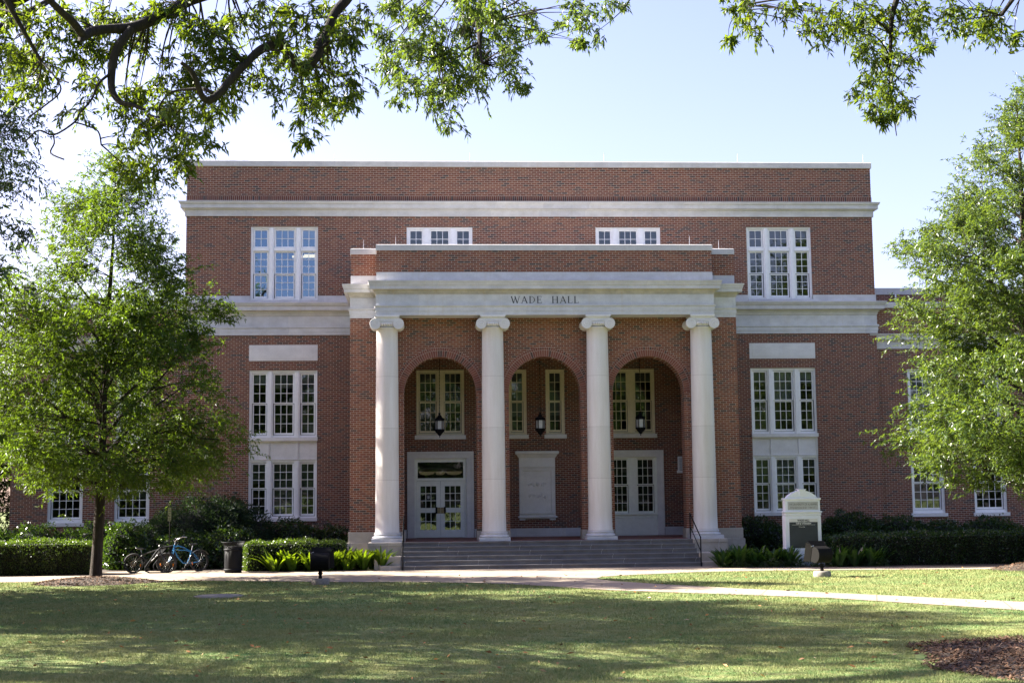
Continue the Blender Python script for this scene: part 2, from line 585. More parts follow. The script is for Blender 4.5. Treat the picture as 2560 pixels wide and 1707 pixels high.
# ---------------------------------------------------------------- rooms behind the glass
def rooms(x0, x1, y, levels, partitions, name_f="floor_slab"):
    m = MB()
    m.quad((x0, y + 5, G), (x1, y + 5, G), (x1, y + 5, levels[-1]), (x0, y + 5, levels[-1]))
    for px in partitions:
        m.box(px - 0.06, px + 0.06, y + 0.25, y + 5, G, levels[-1])
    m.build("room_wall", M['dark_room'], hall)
    m = MB()
    for z in levels:
        m.box(x0, x1, y + 0.24, y + 5.02, z - 0.2, z)
    m.build(name_f, M['ceil'], hall)


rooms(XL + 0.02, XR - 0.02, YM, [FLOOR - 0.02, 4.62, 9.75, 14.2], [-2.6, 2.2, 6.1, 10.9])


# ---------------------------------------------------------------- windows
def pane_grid(mb, x0, x1, z0, z1, y, cols, rows, bar=0.020, d=0.022):
    for i in range(1, cols):
        x = x0 + (x1 - x0) * i / cols
        mb.box(x - bar / 2, x + bar / 2, y - d, y + 0.004, z0, z1)
    for j in range(1, rows):
        z = z0 + (z1 - z0) * j / rows
        mb.box(x0, x1, y - d + 0.003, y + 0.002, z - bar / 2, z + bar / 2)


def leaf_sash(win, x0, x1, z0, z1, y, cols, rows, mat, glass, rail=0.05, low=0.07):
    """one sash: stiles, rails and glazing bars in one mesh, its glass in another"""
    m = MB()
    m.box(x0 - rail, x0, y - 0.03, y + 0.02, z0 - low, z1 + rail)
    m.box(x1, x1 + rail, y - 0.03, y + 0.02, z0 - low, z1 + rail)
    m.box(x0, x1, y - 0.0285, y + 0.02, z1, z1 + rail)
    m.box(x0, x1, y - 0.0285, y + 0.02, z0 - low, z0)
    pane_grid(m, x0, x1, z0, z1, y, cols, rows)
    m.build("sash", mat, win)
    j = [random.uniform(.004, .011) for _ in range(3)]
    MB().quad((x0, y + j[0], z0), (x1, y + j[1], z0), (x1, y + j[1] + j[2] - j[0], z1), (x0, y + j[2], z1)).build("pane", glass, win)


def blind(win, x0, x1, z0, z1, y, mat=None):
    m = MB()
    z = z1
    while z > z0:
        m.quad((x0, y, z), (x1, y, z), (x1, y + 0.018, z - 0.028), (x0, y + 0.018, z - 0.028))
        z -= 0.03
    m.build("blind", mat or M['blind'], win)


def sill_stone(win, x0, x1, z0, z1, y, out=0.07, mat=None):
    MB().box(x0, x1, y - out, y + 0.21, z0, z1).build("sill", mat or M['panel'], win, bevel=0.006)


def window_frame(x0, x1, z0, z1, y, opens, mat, name="window", label=None, mull=0.0):
    """frame with openings cut out; opens = (x0,x1,z0,z1)"""
    m = MB()
    wall_holes(m, x0, x1, z0, z1, y, opens, depth=0.10)
    e = 0.11                                  # raised outer moulding, 30 mm deep
    m.box(x0, x0 + 0.045, y - 0.028, y - 0.002, z0, z1)
    m.box(x1 - 0.045, x1, y - 0.028, y - 0.002, z0, z1)
    m.box(x0 + 0.045, x1 - 0.045, y - 0.027, y - 0.002, z1 - 0.045, z1)
    return m.build(name, mat, hall)


def triple(b, ztop, zbot, upper, lower, transom=None, glass=None, blinds=(), sill=None, shade=None):
    glass = glass or M['glass']
    s = b[0] + 6.715
    cols = [(-6.567, -6.11, 2), (-5.773, -5.096, 3), (-4.751, -4.30, 2)]
    cols = [(a + s, c + s, n) for a, c, n in cols]
    y = YM + 0.07
    ops = []
    for a, c, n in cols:
        if transom:
            ops.append((a - 0.06, c + 0.06, transom[0] - 0.06, transom[1] + 0.06))
        ops.append((a - 0.06, c + 0.06, lower[0] - 0.09, upper[1] + 0.06))
    win = window_frame(b[0], b[1], zbot, ztop, y, ops, M['white'], "window")
    for xa, xb in ((cols[0][1], cols[1][0]), (cols[1][1], cols[2][0])):
        cx = (xa + xb) / 2
        MB().box(cx - 0.055, cx + 0.055, y - 0.045, y + 0.02, zbot + 0.001, ztop - 0.046).build("mullion", M['white'], win)
    if transom:
        zt = (transom[0] + upper[1]) / 2
        for a, c, n in cols:
            MB().box(a - 0.07, c + 0.07, y - 0.03, y + 0.02, zt - 0.06, zt + 0.06).build("transom_bar", M['white'], win)
    for k, (a, c, n) in enumerate(cols):
        if transom:
            leaf_sash(win, a, c, transom[0], transom[1], y + 0.075, n, 2, M['white'], glass, low=0.05)
        leaf_sash(win, a, c, upper[0], upper[1], y + 0.075, n, 3, M['white'], glass, low=0.03)
        leaf_sash(win, a + 0.008, c - 0.008, lower[0], lower[1], y + 0.115, n, 3, M['white'], glass, rail=0.042)
        if k < len(blinds) and blinds[k]:
            blind(win, a - 0.02, c + 0.02, upper[1] - blinds[k], upper[1], y + 0.17, M['blind_pale'] if blinds[k] in (1.15, .42, .35) else None)
    if sill:
        sill_stone(win, sill[0], sill[1], sill[2], sill[3], YM)
    return win


for b, g in ((TR, M['glass_hi']), (TL_R, M['glass'])):
    triple(b, 12.868, 10.035, (11.09, 11.88), (10.20, 11.0), (12.115, 12.739), glass=g)
for b, bl in ((TR, (0.35, 0.5, 0.55)), (TL_R, (0.40, 1.15, 0.42))):
    triple(b, 7.355, 4.835, (6.15, 7.20), (5.005, 6.06), blinds=bl, sill=(b[0] - 0.02, b[1] + 0.02, 4.69, 4.835))
for b, bl in ((TR, (0.7, 1.9, 1.1)), (TL_R, (0.9, 1.15, 0.5))):
    triple(b, 3.98, 1.84, (2.96, 3.83), (1.98, 2.87), blinds=bl, sill=(b[0] - 0.02, b[1] + 0.02, 1.70, 1.84))
for b in (CL, CL_R):                         # low clerestory windows above the portico
    s = b[0] + 0.79
    cols = [(-0.649 + s, -0.211 + s, 2), (0.149 + s, 0.808 + s, 3), (1.153 + s, 1.605 + s, 2)]
    y = YM + 0.07
    win = window_frame(b[0], b[1], 11.6, 12.855, y, [(a - .05, c + .05, 11.72, 12.77) for a, c, n in cols], M['white'], "window")
    for xa, xb in ((cols[0][1], cols[1][0]), (cols[1][1], cols[2][0])):
        cx = (xa + xb) / 2
        MB().box(cx - 0.07, cx + 0.07, y - 0.045, y + 0.02, 11.601, 12.809).build("mullion", M['white'], win)
    for a, c, n in cols:
        leaf_sash(win, a, c, 11.79, 12.718, y + 0.075, n, 3, M['white'], M['glass'], low=0.06)

m = MB()
for k, (x, yy) in enumerate(((-5.35, 55.2), (-5.0, 56.6), (-4.35, 54.6))):     # lit tubes in the upper left room
    m.box(x, x + 1.15, yy, yy + 0.16, 12.06 + 0.30 * k, 12.12 + 0.30 * k)
m.build("ceiling_light", M['lampstrip'], hall)

for wdw, z0, z1, lst in ((1, 1.60, 3.93, WIN_R + WIN_L), (2, 4.66, 7.32, WIN_R + WIN_L)):
    for (a, c) in lst:
        y = YW + 0.07
        pa, pc = a + 0.145, c - 0.215 + 0.07
        up = (2.94, 3.80) if wdw == 1 else (6.13, 7.18)
        lo = (1.94, 2.86) if wdw == 1 else (5.02, 6.05)
        win = window_frame(a, c, z0 + 0.14, z1, y, [(pa - .06, pc + .06, lo[0] - .08, up[1] + .06)], M['white'], "window")
        leaf_sash(win, pa, pc, up[0], up[1], y + 0.075, 4, 3, M['white'], M['glass'], low=0.03)
        leaf_sash(win, pa + .008, pc - .008, lo[0], lo[1], y + 0.115, 4, 3, M['white'], M['glass'], rail=0.042)
        sill_stone(win, a - 0.07, c + 0.07, z0, z0 + 0.14, YW)
        if wdw == 2 or (int(a * 10) % 3) == 1:
            blind(win, pa - .02, pc + .02, lo[0] if wdw == 2 else up[0] - 0.3, up[1], y + 0.17)

# ---------------------------------------------------------------- wings
for side, xa, xb, ws in ((1, XR, 34.0, WIN_R), (-1, -15.5, XL, WIN_L)):
    m = MB()
    hl = []
    for a, c in ws:
        if a > xa and c < xb:
            hl += [(a, c, 1.60, 3.93), (a, c, 4.66, 7.32)]
    wall_holes(m, xa, xb, G - 0.4, 8.10, YW, hl)
    m.quad((xa, YW, 8.66), (xb, YW, 8.66), (xb, YW, 9.71), (xa, YW, 9.71))
    xo = xb if side > 0 else xa
    m.quad((xo, YW, G - 0.4), (xo, 68, G - 0.4), (xo, 68, 9.71), (xo, YW, 9.71))
    m.build("wing_wall", M['brick'], hall)
    x0, x1 = (xa - 0.05, xb) if side > 0 else (xa, xb + 0.05)
    MB().ring(x0, x1, YW, 68, [(0.0, 8.095), (0.04, 8.10), (0.04, 8.38), (0.07, 8.39), (0.08, 8.42), (0.16, 8.44), (0.16, 8.56), (0.22, 8.64), (0.22, 8.665), (0.0, 8.69)]).build("wing_cornice", M['stone'], hall)
    MB().ring(x0, x1, YW, 68, [(0.0, 9.705), (0.04, 9.706), (0.04, 9.90), (0.02, 9.93)]).build("wing_coping", M['coping'], hall)
    MB().box(x0 + 0.1, x1 - 0.1, YW + 0.3, 67.9, 9.3, 9.4).build("wing_roof", M['coping'], hall)
    rooms(x0 + 0.06, x1 - 0.06, YW, [FLOOR - 0.02, 4.62, 9.2], [(x0 + x1) / 2])
m = MB()                                      # set-back upper storey of the right wing
m.box(17.45, 34, 57.3, 67, 9.4, 10.82)
m.build("wing_parapet", M['brick'], hall)
MB().ring(17.45, 34, 57.3, 67, [(0.0, 10.815), (0.05, 10.82), (0.05, 11.08), (0.0, 11.1)]).build("wing_coping", M['coping'], hall)
MB().box(19.62, 19.68, 57.22, 57.295, 9.95, 10.82).build("downpipe", M['white'], hall)

# ---------------------------------------------------------------- portico
ARCH = (0.43, 4.10, 7.77)
AR, SPRING, TOPZ = 1.265, 6.15, 8.79
PX0, PX1 = XC - 6.835, XC + 6.855
AT = 0.62                                     # thickness of the arch wall
m = MB()
edges = [PX0] + [v for c in ARCH for v in (c - AR, c + AR)] + [PX1]
for i in range(0, 8, 2):                      # piers
    xa, xb = edges[i], edges[i + 1]
    m.box(xa, xb, YA, YA + AT, FLOOR + 0.33, SPRING)
    m.box(xa, xb, YA, YA + AT, SPRING, TOPZ + 0.02)
NS = 28
for c in ARCH:
    for k in range(NS):
        a0, a1 = math.pi * k / NS, math.pi * (k + 1) / NS
        xa, xb = c - AR * math.cos(a0), c - AR * math.cos(a1)
        za, zb = SPRING + AR * math.sin(a0), SPRING + AR * math.sin(a1)
        for y in (YA, YA + AT):
            m.quad((xa, y, za), (xb, y, zb), (xb, y, TOPZ + 0.02), (xa, y, TOPZ + 0.02))
        m.quad((xa, YA, za), (xb, YA, zb), (xb, YA + AT, zb), (xa, YA + AT, za))
for x0, x1 in ((PX0, PX0 + 0.6), (PX1 - 0.6, PX1)):   # side walls back to the hall
    m.box(x0, x1, YA + AT, YM - 0.002, G - 0.3, TOPZ + 0.02)
m.build("portico_wall", M['pier_brick'], hall)

t = NT("arch_brick")                          # single radiating bricks of the arches, each with its own tone
a = t.n("ShaderNodeAttribute", attribute_name="tone")
fine = t.noise(t.pos(), 60.0, 3, 0.6)
c_ = t.mix(0.5, t.ramp(a.outputs["Fac"], [(0, (.085, .055, .050)), (0.10, (.11, .06, .05)), (0.18, (.17, .07, .052)), (0.6, (.235, .088, .06)), (1, (.18, .063, .048))]),
           t.ramp(fine, [(0.25, (.75, .75, .75)), (0.75, (1.2, 1.2, 1.2))]), 'MULTIPLY')
M['arch_brick'] = t.done(t.principled(c_, 0.88, spec=0.25))
for c in ARCH:
    mb, tones = MB(), []
    for r0, r1, n, y in ((AR + 0.004, AR + 0.222, 54, YA - 0.012), (AR + 0.234, AR + 0.325, 62, YA - 0.010)):
        for k in range(n):
            a0 = math.pi * (k + 0.075) / n
            a1 = math.pi * (k + 0.925) / n
            q = []
            for yy in (y, YA + 0.02):
                for rad, an in ((r0, a0), (r1, a0), (r1, a1), (r0, a1)):
                    q.append((c - rad * math.cos(an), yy, SPRING + rad * math.sin(an)))
            mb.add(q, [(0, 1, 2, 3), (0, 4, 5, 1), (1, 5, 6, 2), (2, 6, 7, 3), (3, 7, 4, 0)])
            tones += [random.random()] * 8
    o = mb.build("brick_arch", M['arch_brick'], hall)
    at_ = o.data.attributes.new("tone", 'FLOAT', 'POINT')
    at_.data.foreach_set("value", tones)
    mb = MB()
    n = 40
    for k in range(n):
        a0, a1 = math.pi * k / n, math.pi * (k + 1) / n
        p = [(c - rad * math.cos(an), YA - 0.006, SPRING + rad * math.sin(an)) for rad, an in ((AR, a0), (AR + 0.332, a0), (AR + 0.332, a1), (AR, a1))]
        mb.quad(*p)
    mb.build("arch_mortar", M['mortar'], hall)

# stone feet of the piers, base course of the inner wall
for i in range(0, 8, 2):
    xa, xb = edges[i], edges[i + 1]
    o0 = 0.04 if i in (0, 6) else 0.012
    lo = G - 0.3 if i in (0, 6) else FLOOR - 0.05
    m = MB()
    m.box(xa - o0, xb + o0, YA - 0.035, YA + AT + 0.02, lo if i in (0, 6) else FLOOR - 0.05, FLOOR + 0.335)
    if i in (0, 6):
        m.box(xa - 0.09, xb + 0.09, YA - 0.10, YA + AT, G - 0.3, FLOOR - 0.03)
    m.build("pier_base", M['plinth'], hall, bevel=0.008)
m = MB()
for xa, xb in ((PX0 + 0.6, DOOR[0] - 0.02), (DOOR[1] + 0.02, BAY[0] - 0.02), (BAY[1] + 0.02, PX1 - 0.6)):
    MB().box(xa, xb, YM - 0.03, YM + 0.05, FLOOR, FLOOR + 0.31).build("base_course", M['stone'], hall, bevel=0.005)
# floor, ceiling
MB().box(PX0 + 0.1, PX1 - 0.1, YA + 0.02, YM + 0.2, G - 0.3, FLOOR).box(-0.89, 8.98, YE - 0.40, YA + 0.021, G - 0.3, FLOOR + 0.0005).build("portico_floor", M['tile'], hall)
MB().box(PX0 + 0.3, PX1 - 0.3, YA + AT, YM - 0.002, 8.72, 8.80).build("portico_ceiling", M['ceil'], hall)

# entablature: projecting centre, recessed ends
EX0, EX1 = XC - 5.905, XC + 5.90
SIDE_Y = YA - 0.03
PR = [(0.0, 8.785), (0.0, 8.925), (0.018, 8.928), (0.018, 9.06), (0.035, 9.07), (0.06, 9.105), (0.06, 9.128)]
FR = [(0.0, 9.129), (0.0, 9.505)]
BED = [(0.0, 9.506), (0.02, 9.515), (0.02, 9.55), (0.05, 9.57), (0.05, 9.60), (0.08, 9.64), (0.10, 9.665)]
CR = [(0.10, 9.666), (0.205, 9.672), (0.205, 9.79), (0.225, 9.80), (0.24, 9.87), (0.27, 9.94), (0.27, 9.965), (-0.05, 9.99)]
for x0, x1, y, yb in ((EX0, EX1, YE, YA + 0.3), (PX0, PX1, SIDE_Y, YM - 0.1)):
    dz = 0.0 if y == YE else 0.004
    for nm, prof, mt in (("architrave", PR, 'stone_frieze'), ("frieze", FR, 'stone_frieze'), ("bed_mould", BED, 'stone_bed'), ("cornice", CR, 'stone_b')):
        MB().ring(x0, x1, y, yb + (dz and 0.001), [(d, z + dz) for d, z in prof]).build(nm, M[mt], hall)
    MB().ring(x0, x1, y, yb, [(-0.02, 9.95 + dz), (-0.02, 10.285 + dz), (-0.05, 10.30 + dz)]).build("blocking_course", M['stone'], hall)
    MB().ring(x0 + 0.03, x1 - 0.03, y + 0.03, yb - 0.03, [(0, 10.27 + dz), (0, 11.06 + dz)]).build("parapet", M['pier_brick'], hall)
    MB().ring(x0, x1, y, yb, [(-0.02, 11.05 + dz), (0.0, 11.052 + dz), (0.0, 11.25 + dz), (-0.05, 11.27 + dz)]).build("coping", M['coping'], hall)

# ---------------------------------------------------------------- columns
COLX = (-1.405, 2.262, 5.932, 9.605)
YCOL = 48.5


def make_column(cx):
    mb = MB()
    prof = []
    zb, zt = 1.355, 8.33
    for k in range(15):
        u = k / 14
        r = 0.408 - 0.038 * u ** 1.8
        if u < 0.02:
            r += 0.012
        prof.append((r, zb + (zt - zb) * u))
    prof.insert(0, (0.44, 1.335))
    prof.insert(0, (0.44, 1.325))
    prof += [(0.40, 8.345), (0.40, 8.375), (0.375, 8.38)]
    mb.lathe(cx, YCOL, prof, 48)
    shaft = mb.build("column", M['column'], hall)
    mb = MB()
    tor = []
    for z0, z1, rr_ in ((1.145, 1.225, 0.515), (1.262, 1.322, 0.465)):
        for k in range(9):
            an = -math.pi / 2 + math.pi * k / 8
            tor.append((rr_ - (z1 - z0) / 2 + (z1 - z0) / 2 * math.cos(an), (z0 + z1) / 2 + (z1 - z0) / 2 * math.sin(an)))
        if z0 < 1.2:
            tor += [(0.462, 1.232), (0.44, 1.247), (0.45, 1.258)]
    mb.lathe(cx, YCOL, tor, 48)
    mb.box(cx - 0.525, cx + 0.525, YCOL - 0.525, YCOL + 0.44, FLOOR - 0.003, 1.144)
    mb.build("column_base", M['stone_frieze'], shaft)
    # ionic capital: two scrolls joined by a cushion, egg-and-dart, thin abacus
    mb = MB()
    mb.box(cx - 0.435, cx + 0.435, YCOL - 0.435, YCOL + 0.40, 8.725, 8.785)
    mb.box(cx - 0.41, cx + 0.41, YCOL - 0.40, YCOL + 0.36, 8.69, 8.7255)
    mb.box(cx - 0.40, cx + 0.40, YCOL - 0.375, YCOL + 0.34, 8.53, 8.691)
    mb.lathe(cx, YCOL, [(0.36, 8.40), (0.39, 8.44), (0.41, 8.50), (0.40, 8.535)], 40)
    for s in (-1, 1):
        vx, vz, vr = cx + s * 0.405, 8.483, 0.186
        n = 36
        ys = [(-0.395, 1.0), (-0.33, 1.0), (-0.27, 0.86), (0.0, 0.70), (0.22, 0.86), (0.28, 1.0), (0.34, 1.0)]
        vs = [(vx + vr * f * math.cos(2 * math.pi * k / n), YCOL + y, vz + vr * f * math.sin(2 * math.pi * k / n)) for y, f in ys for k in range(n)]
        fs = [(i * n + k, (i + 1) * n + k, (i + 1) * n + (k + 1) % n, i * n + (k + 1) % n) for i in range(len(ys) - 1) for k in range(n)]
        mb.add(vs, fs, True)
        mb.add(vs[:n], (tuple(range(n)),))
        sp = []
        for k in range(60):                    # raised spiral fillet on the face of the scroll
            u = k / 59
            an = math.pi / 2 - s * (u * 2.6 * 2 * math.pi)
            rad = vr * 0.95 * (1 - u) ** 1.15 + 0.014
            sp.append((vx + rad * math.cos(an), YCOL - 0.400, vz + rad * math.sin(an)))
        mb.tube(sp, 0.0125, 6)
        mb.tube([(vx, YCOL - 0.42, vz), (vx, YCOL - 0.39, vz)], 0.026, 12)
    for k in range(5):
        x = cx - 0.16 + 0.08 * k
        mb.tube([(x, YCOL - 0.42, 8.515), (x, YCOL - 0.425, 8.47), (x, YCOL - 0.39, 8.42)], [0.028, 0.032, 0.012], 8)
    mb.tube([(cx - 0.24, YCOL - 0.40, 8.60), (cx, YCOL - 0.40, 8.575), (cx + 0.24, YCOL - 0.40, 8.60)], 0.012, 6)
    mb.build("column_capital", M['panel'], shaft)


for cx in COLX:
    make_column(cx)

# ---------------------------------------------------------------- lettering on the frieze
LETTERS = {  # strokes on a unit-high letter: quads (x0,z0,x1,z1,thickness) plus serifs (x0,x1,z)
    'W': (1.32, [(0.08, 1, 0.40, 0, .16), (0.40, 0, 0.66, .98, .075), (0.58, 1, 0.92, 0, .16), (0.92, 0, 1.22, 1, .075)], [(-0.02, .24, 1), (0.48, .74, 1), (1.10, 1.34, 1)]),
    'A': (0.92, [(0.08, 0, 0.44, 1, .075), (0.42, 1, 0.82, 0, .16), (0.20, .36, 0.66, .36, .07)], [(-0.03, .20, 0), (0.68, .94, 0)]),
    'D': (0.94, [(0.17, 0, 0.17, 1, .15)], [(0.02, .32, 0), (0.02, .32, 1)]),
    'E': (0.78, [(0.17, 0, 0.17, 1, .15), (0.17, .975, 0.66, .975, .05), (0.17, .52, 0.54, .52, .05), (0.17, .025, 0.70, .025, .05), (0.655, 1, 0.665, .80, .045), (0.535, .64, 0.535, .40, .045), (0.70, 0, 0.72, .22, .045)], [(0.02, .32, 0), (0.02, .32, 1)]),
    'H': (1.00, [(0.17, 0, 0.17, 1, .15), (0.80, 0, 0.80, 1, .15), (0.17, .52, 0.80, .52, .05)], [(0.02, .32, 0), (0.02, .32, 1), (0.65, .95, 0), (0.65, .95, 1)]),
    'L': (0.74, [(0.17, 0, 0.17, 1, .15), (0.17, .025, 0.66, .025, .05), (0.66, 0, 0.68, .24, .045)], [(0.02, .32, 0), (0.02, .32, 1)]),
}


def serif_text(mb, text, x, z, h, y, spacing=0.10, space=0.75):
    k = 0
    for ch in text:
        if ch == ' ':
            x += space * h
            continue
        wd, strokes, serifs = LETTERS[ch]
        for x0, z0, x1, z1, th in strokes:
            k += 1
            yy = y - 0.0004 * (k % 9)
            if abs(z1 - z0) < 0.03:
                q = [(x0, z0 - th / 2), (x1, z0 - th / 2), (x1, z1 + th / 2), (x0, z1 + th / 2)]
            else:
                q = [(x0 - th / 2, z0), (x0 + th / 2, z0), (x1 + th / 2, z1), (x1 - th / 2, z1)]
            mb.quad(*[(x + a * h, yy, z + b * h) for a, b in q])
        for a, b, zz in serifs:
            k += 1
            yy = y - 0.0004 * (k % 9) - 0.004
            lo, hi = (zz, zz + .04) if zz < .5 else (zz - .04, zz)
            mb.quad((x + a * h, yy, z + lo * h), (x + b * h, yy, z + lo * h), (x + b * h, yy, z + hi * h), (x + a * h, yy, z + hi * h))
        if ch == 'D':
            n = 18
            for i in range(n):
                a0, a1 = -math.pi / 2 + math.pi * i / n, -math.pi / 2 + math.pi * (i + 1) / n
                p = []
                for an, o in ((a0, 1), (a1, 1), (a1, 0), (a0, 0)):
                    rx = 0.66 - (0 if o else .13) * abs(math.cos(an))
                    rz = 0.5 - (0 if o else .05)
                    p.append((x + (0.20 + rx * math.cos(an)) * h, y - 0.006, z + (0.5 + rz * math.sin(an)) * h))
                mb.quad(*p)
        x += (wd + spacing) * h
    return x


m = MB()
serif_text(m, "WADE HALL", 2.89, 9.19, 0.245, YE - 0.004, 0.165, 1.2)
m.build("carved_lettering", M['letter'], hall)

# ---------------------------------------------------------------- windows, door and plaque of the inner wall
def portico_window(x0, x1, units, sill_x):
    y = YM + 0.07
    ops = [(a - 0.045, c + 0.045, 5.04 - 0.09, 7.21 + 0.05) for a, c, n in units]
    win = window_frame(x0, x1, 4.866, 7.342, y, ops, M['cream'], "window")
    for a, c, n in units:
        leaf_sash(win, a, c, 6.167, 7.21, y + 0.075, n, 3, M['cream'], M['glass'], rail=0.04, low=0.03)
        leaf_sash(win, a + .006, c - .006, 5.04, 6.09, y + 0.115, n, 3, M['cream'], M['glass'], rail=0.034)
        blind(win, a - .02, c + .02, 6.9 if n == 3 else 5.6, 7.21, y + 0.17)
    if len(units) == 2:
        cx = (units[0][1] + units[1][0]) / 2
        MB().box(cx - 0.06, cx + 0.06, y - 0.045, y + 0.02, 4.867, 7.296).build("mullion", M['cream'], win)
    sill_stone(win, sill_x[0], sill_x[1], 4.71, 4.866, YM, 0.08)


for p in (P1, P3):
    c = (p[0] + p[1]) / 2
    portico_window(p[0], p[1], [(c - 0.765, c - 0.18, 3), (c + 0.18, c + 0.765, 3)], (p[0] - 0.065, p[1] + 0.05))
for p in (S1, S2):
    c = (p[0] + p[1]) / 2
    portico_window(p[0], p[1], [(c - 0.20, c + 0.20, 2)], (p[0] - 0.07, p[1] + 0.06))

# entrance
y = YM
m = MB()
x0, x1 = DOOR
m.box(x0, x0 + 0.26, y - 0.05, y + 0.2, FLOOR, 3.99)
m.box(x1 - 0.26, x1, y - 0.05, y + 0.2, FLOOR, 3.99)
m.box(x0, x1, y - 0.051, y + 0.2, 3.99, 4.24)
m.box(x0 - 0.012, x0 + 0.09, y - 0.075, y - 0.052, FLOOR + 0.3, 4.25)
m.box(x1 - 0.09, x1 + 0.012, y - 0.075, y - 0.052, FLOOR + 0.3, 4.25)
m.box(x0 + 0.09, x1 - 0.09, y - 0.076, y - 0.053, 4.16, 4.25)
m.build("door_surround", M['panel'], hall, bevel=0.006)
dx0, dx1 = x0 + 0.26, x1 - 0.26
m = MB()
wall_holes(m, dx0, dx1, FLOOR, 3.99, y + 0.05, [(-0.395, 1.325, 3.255, 3.855), (-0.435, 1.365, FLOOR, 3.155)], 0.09)
m.box(dx0 + 0.02, dx1 - 0.02, y + 0.02, y + 0.048, 3.16, 3.22)
doorset = m.build("door_frame", M['door'], hall)
MB().quad((-0.395, y + 0.10, 3.255), (1.325, y + 0.10, 3.255), (1.325, y + 0.10, 3.855), (-0.395, y + 0.10, 3.855)).build("transom_pane", M['glass'], doorset)
for k, (xa, xb) in enumerate(((-0.432, 0.462), (0.468, 1.362))):
    yd = y + 0.075
    pa, pb = (-0.29, 0.30) if k == 0 else (0.625, 1.215)
    m = MB()
    wall_holes(m, xa, xb, FLOOR + 0.012, 3.15, yd, [(pa, pb, 2.145, 2.955), (pa, pb, 1.325, 1.965)], 0.03)
    for zl, zh, rw in ((2.145, 2.955, 3), (1.325, 1.965, 2)):
        pane_grid(m, pa, pb, zl, zh, yd + 0.03, 3, rw, 0.024, 0.026)
    d = m.build("door", M['door'], hall)
    mp = MB()
    mp.quad((pa, yd + 0.036, 2.145), (pb, yd + 0.036, 2.145), (pb, yd + 0.036, 2.955), (pa, yd + 0.036, 2.955))
    mp.quad((pa, yd + 0.036, 1.325), (pb, yd + 0.036, 1.325), (pb, yd + 0.036, 1.965), (pa, yd + 0.036, 1.965))
    mp.build("pane", M['glass'], d)
    s = -1 if k == 0 else 1
    mh = MB()
    hx = 0.465 + s * 0.16
    mh.box(hx - 0.035, hx + 0.035, yd - 0.06, yd - 0.002, 1.93, 2.18)
    mh.build("handle", M['iron'], d, bevel=0.006)
    MB().box(min(0.465 + s * 0.006, hx - s * 0.036), max(0.465 + s * 0.006, hx - s * 0.036), yd - 0.03, yd - 0.002, 1.94, 2.16).build("push_plate", M['brass'], d, bevel=0.004)
    if k == 0:
        mn = MB()
        mn.box(-0.07, 0.09, yd + 0.024, yd + 0.028, 2.46, 2.64)
        mn.build("notice", M['iron'], d)
        mn = MB()
        for zz, ln in ((2.60, .12), (2.575, .08), (2.545, .11), (2.52, .09), (2.495, .1)):
            mn.box(0.01 - ln / 2, 0.01 + ln / 2, yd + 0.021, yd + 0.0235, zz, zz + 0.011)
        mn.build("notice_text", M['white'], d)
m = MB()
for cx, r in ((-0.05, .32), (0.48, .2), (1.02, .32)):
    m.lathe(cx, y + 2.4, [(r * .3, 3.42), (r * .8, 3.45), (r, 3.52), (r, 3.55)], 24)
m.build("ceiling_light", M['lobby_lamp'], hall)
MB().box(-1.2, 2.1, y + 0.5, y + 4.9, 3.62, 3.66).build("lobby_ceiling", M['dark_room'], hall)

# panelled window bay on the right
x0, x1 = BAY
m = MB()
m.box(x0, x0 + 0.25, y - 0.05, y + 0.2, FLOOR, 3.98)
m.box(x1 - 0.25, x1, y - 0.05, y + 0.2, FLOOR, 3.98)
m.box(x0, x1, y - 0.051, y + 0.2, 3.98, 4.23)
m.box(x1 - 0.09, x1 + 0.012, y - 0.075, y - 0.052, FLOOR + 0.3, 4.24)
m.box(x0 - 0.012, x0 + 0.09, y - 0.075, y - 0.052, FLOOR + 0.3, 4.24)
m.box(x0 + 0.09, x1 - 0.09, y - 0.076, y - 0.053, 4.15, 4.24)
m.build("window_surround", M['panel'], hall, bevel=0.006)
un = [(6.985, 7.557, 3), (7.975, 8.547, 3)]
win = window_frame(x0 + 0.25, x1 - 0.25, 1.86, 3.98, y + 0.05, [(a - .045, c + .045, 1.87, 3.925) for a, c, n in un], M['door'], "window")
for a, c, n in un:
    leaf_sash(win, a, c, 2.967, 3.876, y + 0.125, n, 3, M['door'], M['glass'], rail=.04, low=.03)
    leaf_sash(win, a + .006, c - .006, 1.94, 2.877, y + 0.165, n, 3, M['door'], M['glass'], rail=.034)
MB().box(7.70, 7.83, y + 0.01, y + 0.048, 1.861, 3.934).build("mullion", M['door'], win)
m = MB()
m.box(x0 + 0.25, x1 - 0.25, y + 0.06, y + 0.2, FLOOR, 1.80)
m.box(x0 + 0.25, x1 - 0.25, y - 0.02, y + 0.2, 1.80, 1.86)
for xa, xb in ((x0 + 0.25, 6.98), (7.66, 7.87), (8.56, x1 - 0.25)):
    m.box(xa, xb, y + 0.035, y + 0.062, FLOOR, 1.80)
for xa, xb in ((6.98, 7.66), (7.87, 8.56)):
    m.box(xa, xb, y + 0.036, y + 0.062, 1.68, 1.80)
    m.box(xa, xb, y + 0.036, y + 0.062, FLOOR, 1.20)
m.build("dado_panel", M['door'], hall, bevel=0.004)

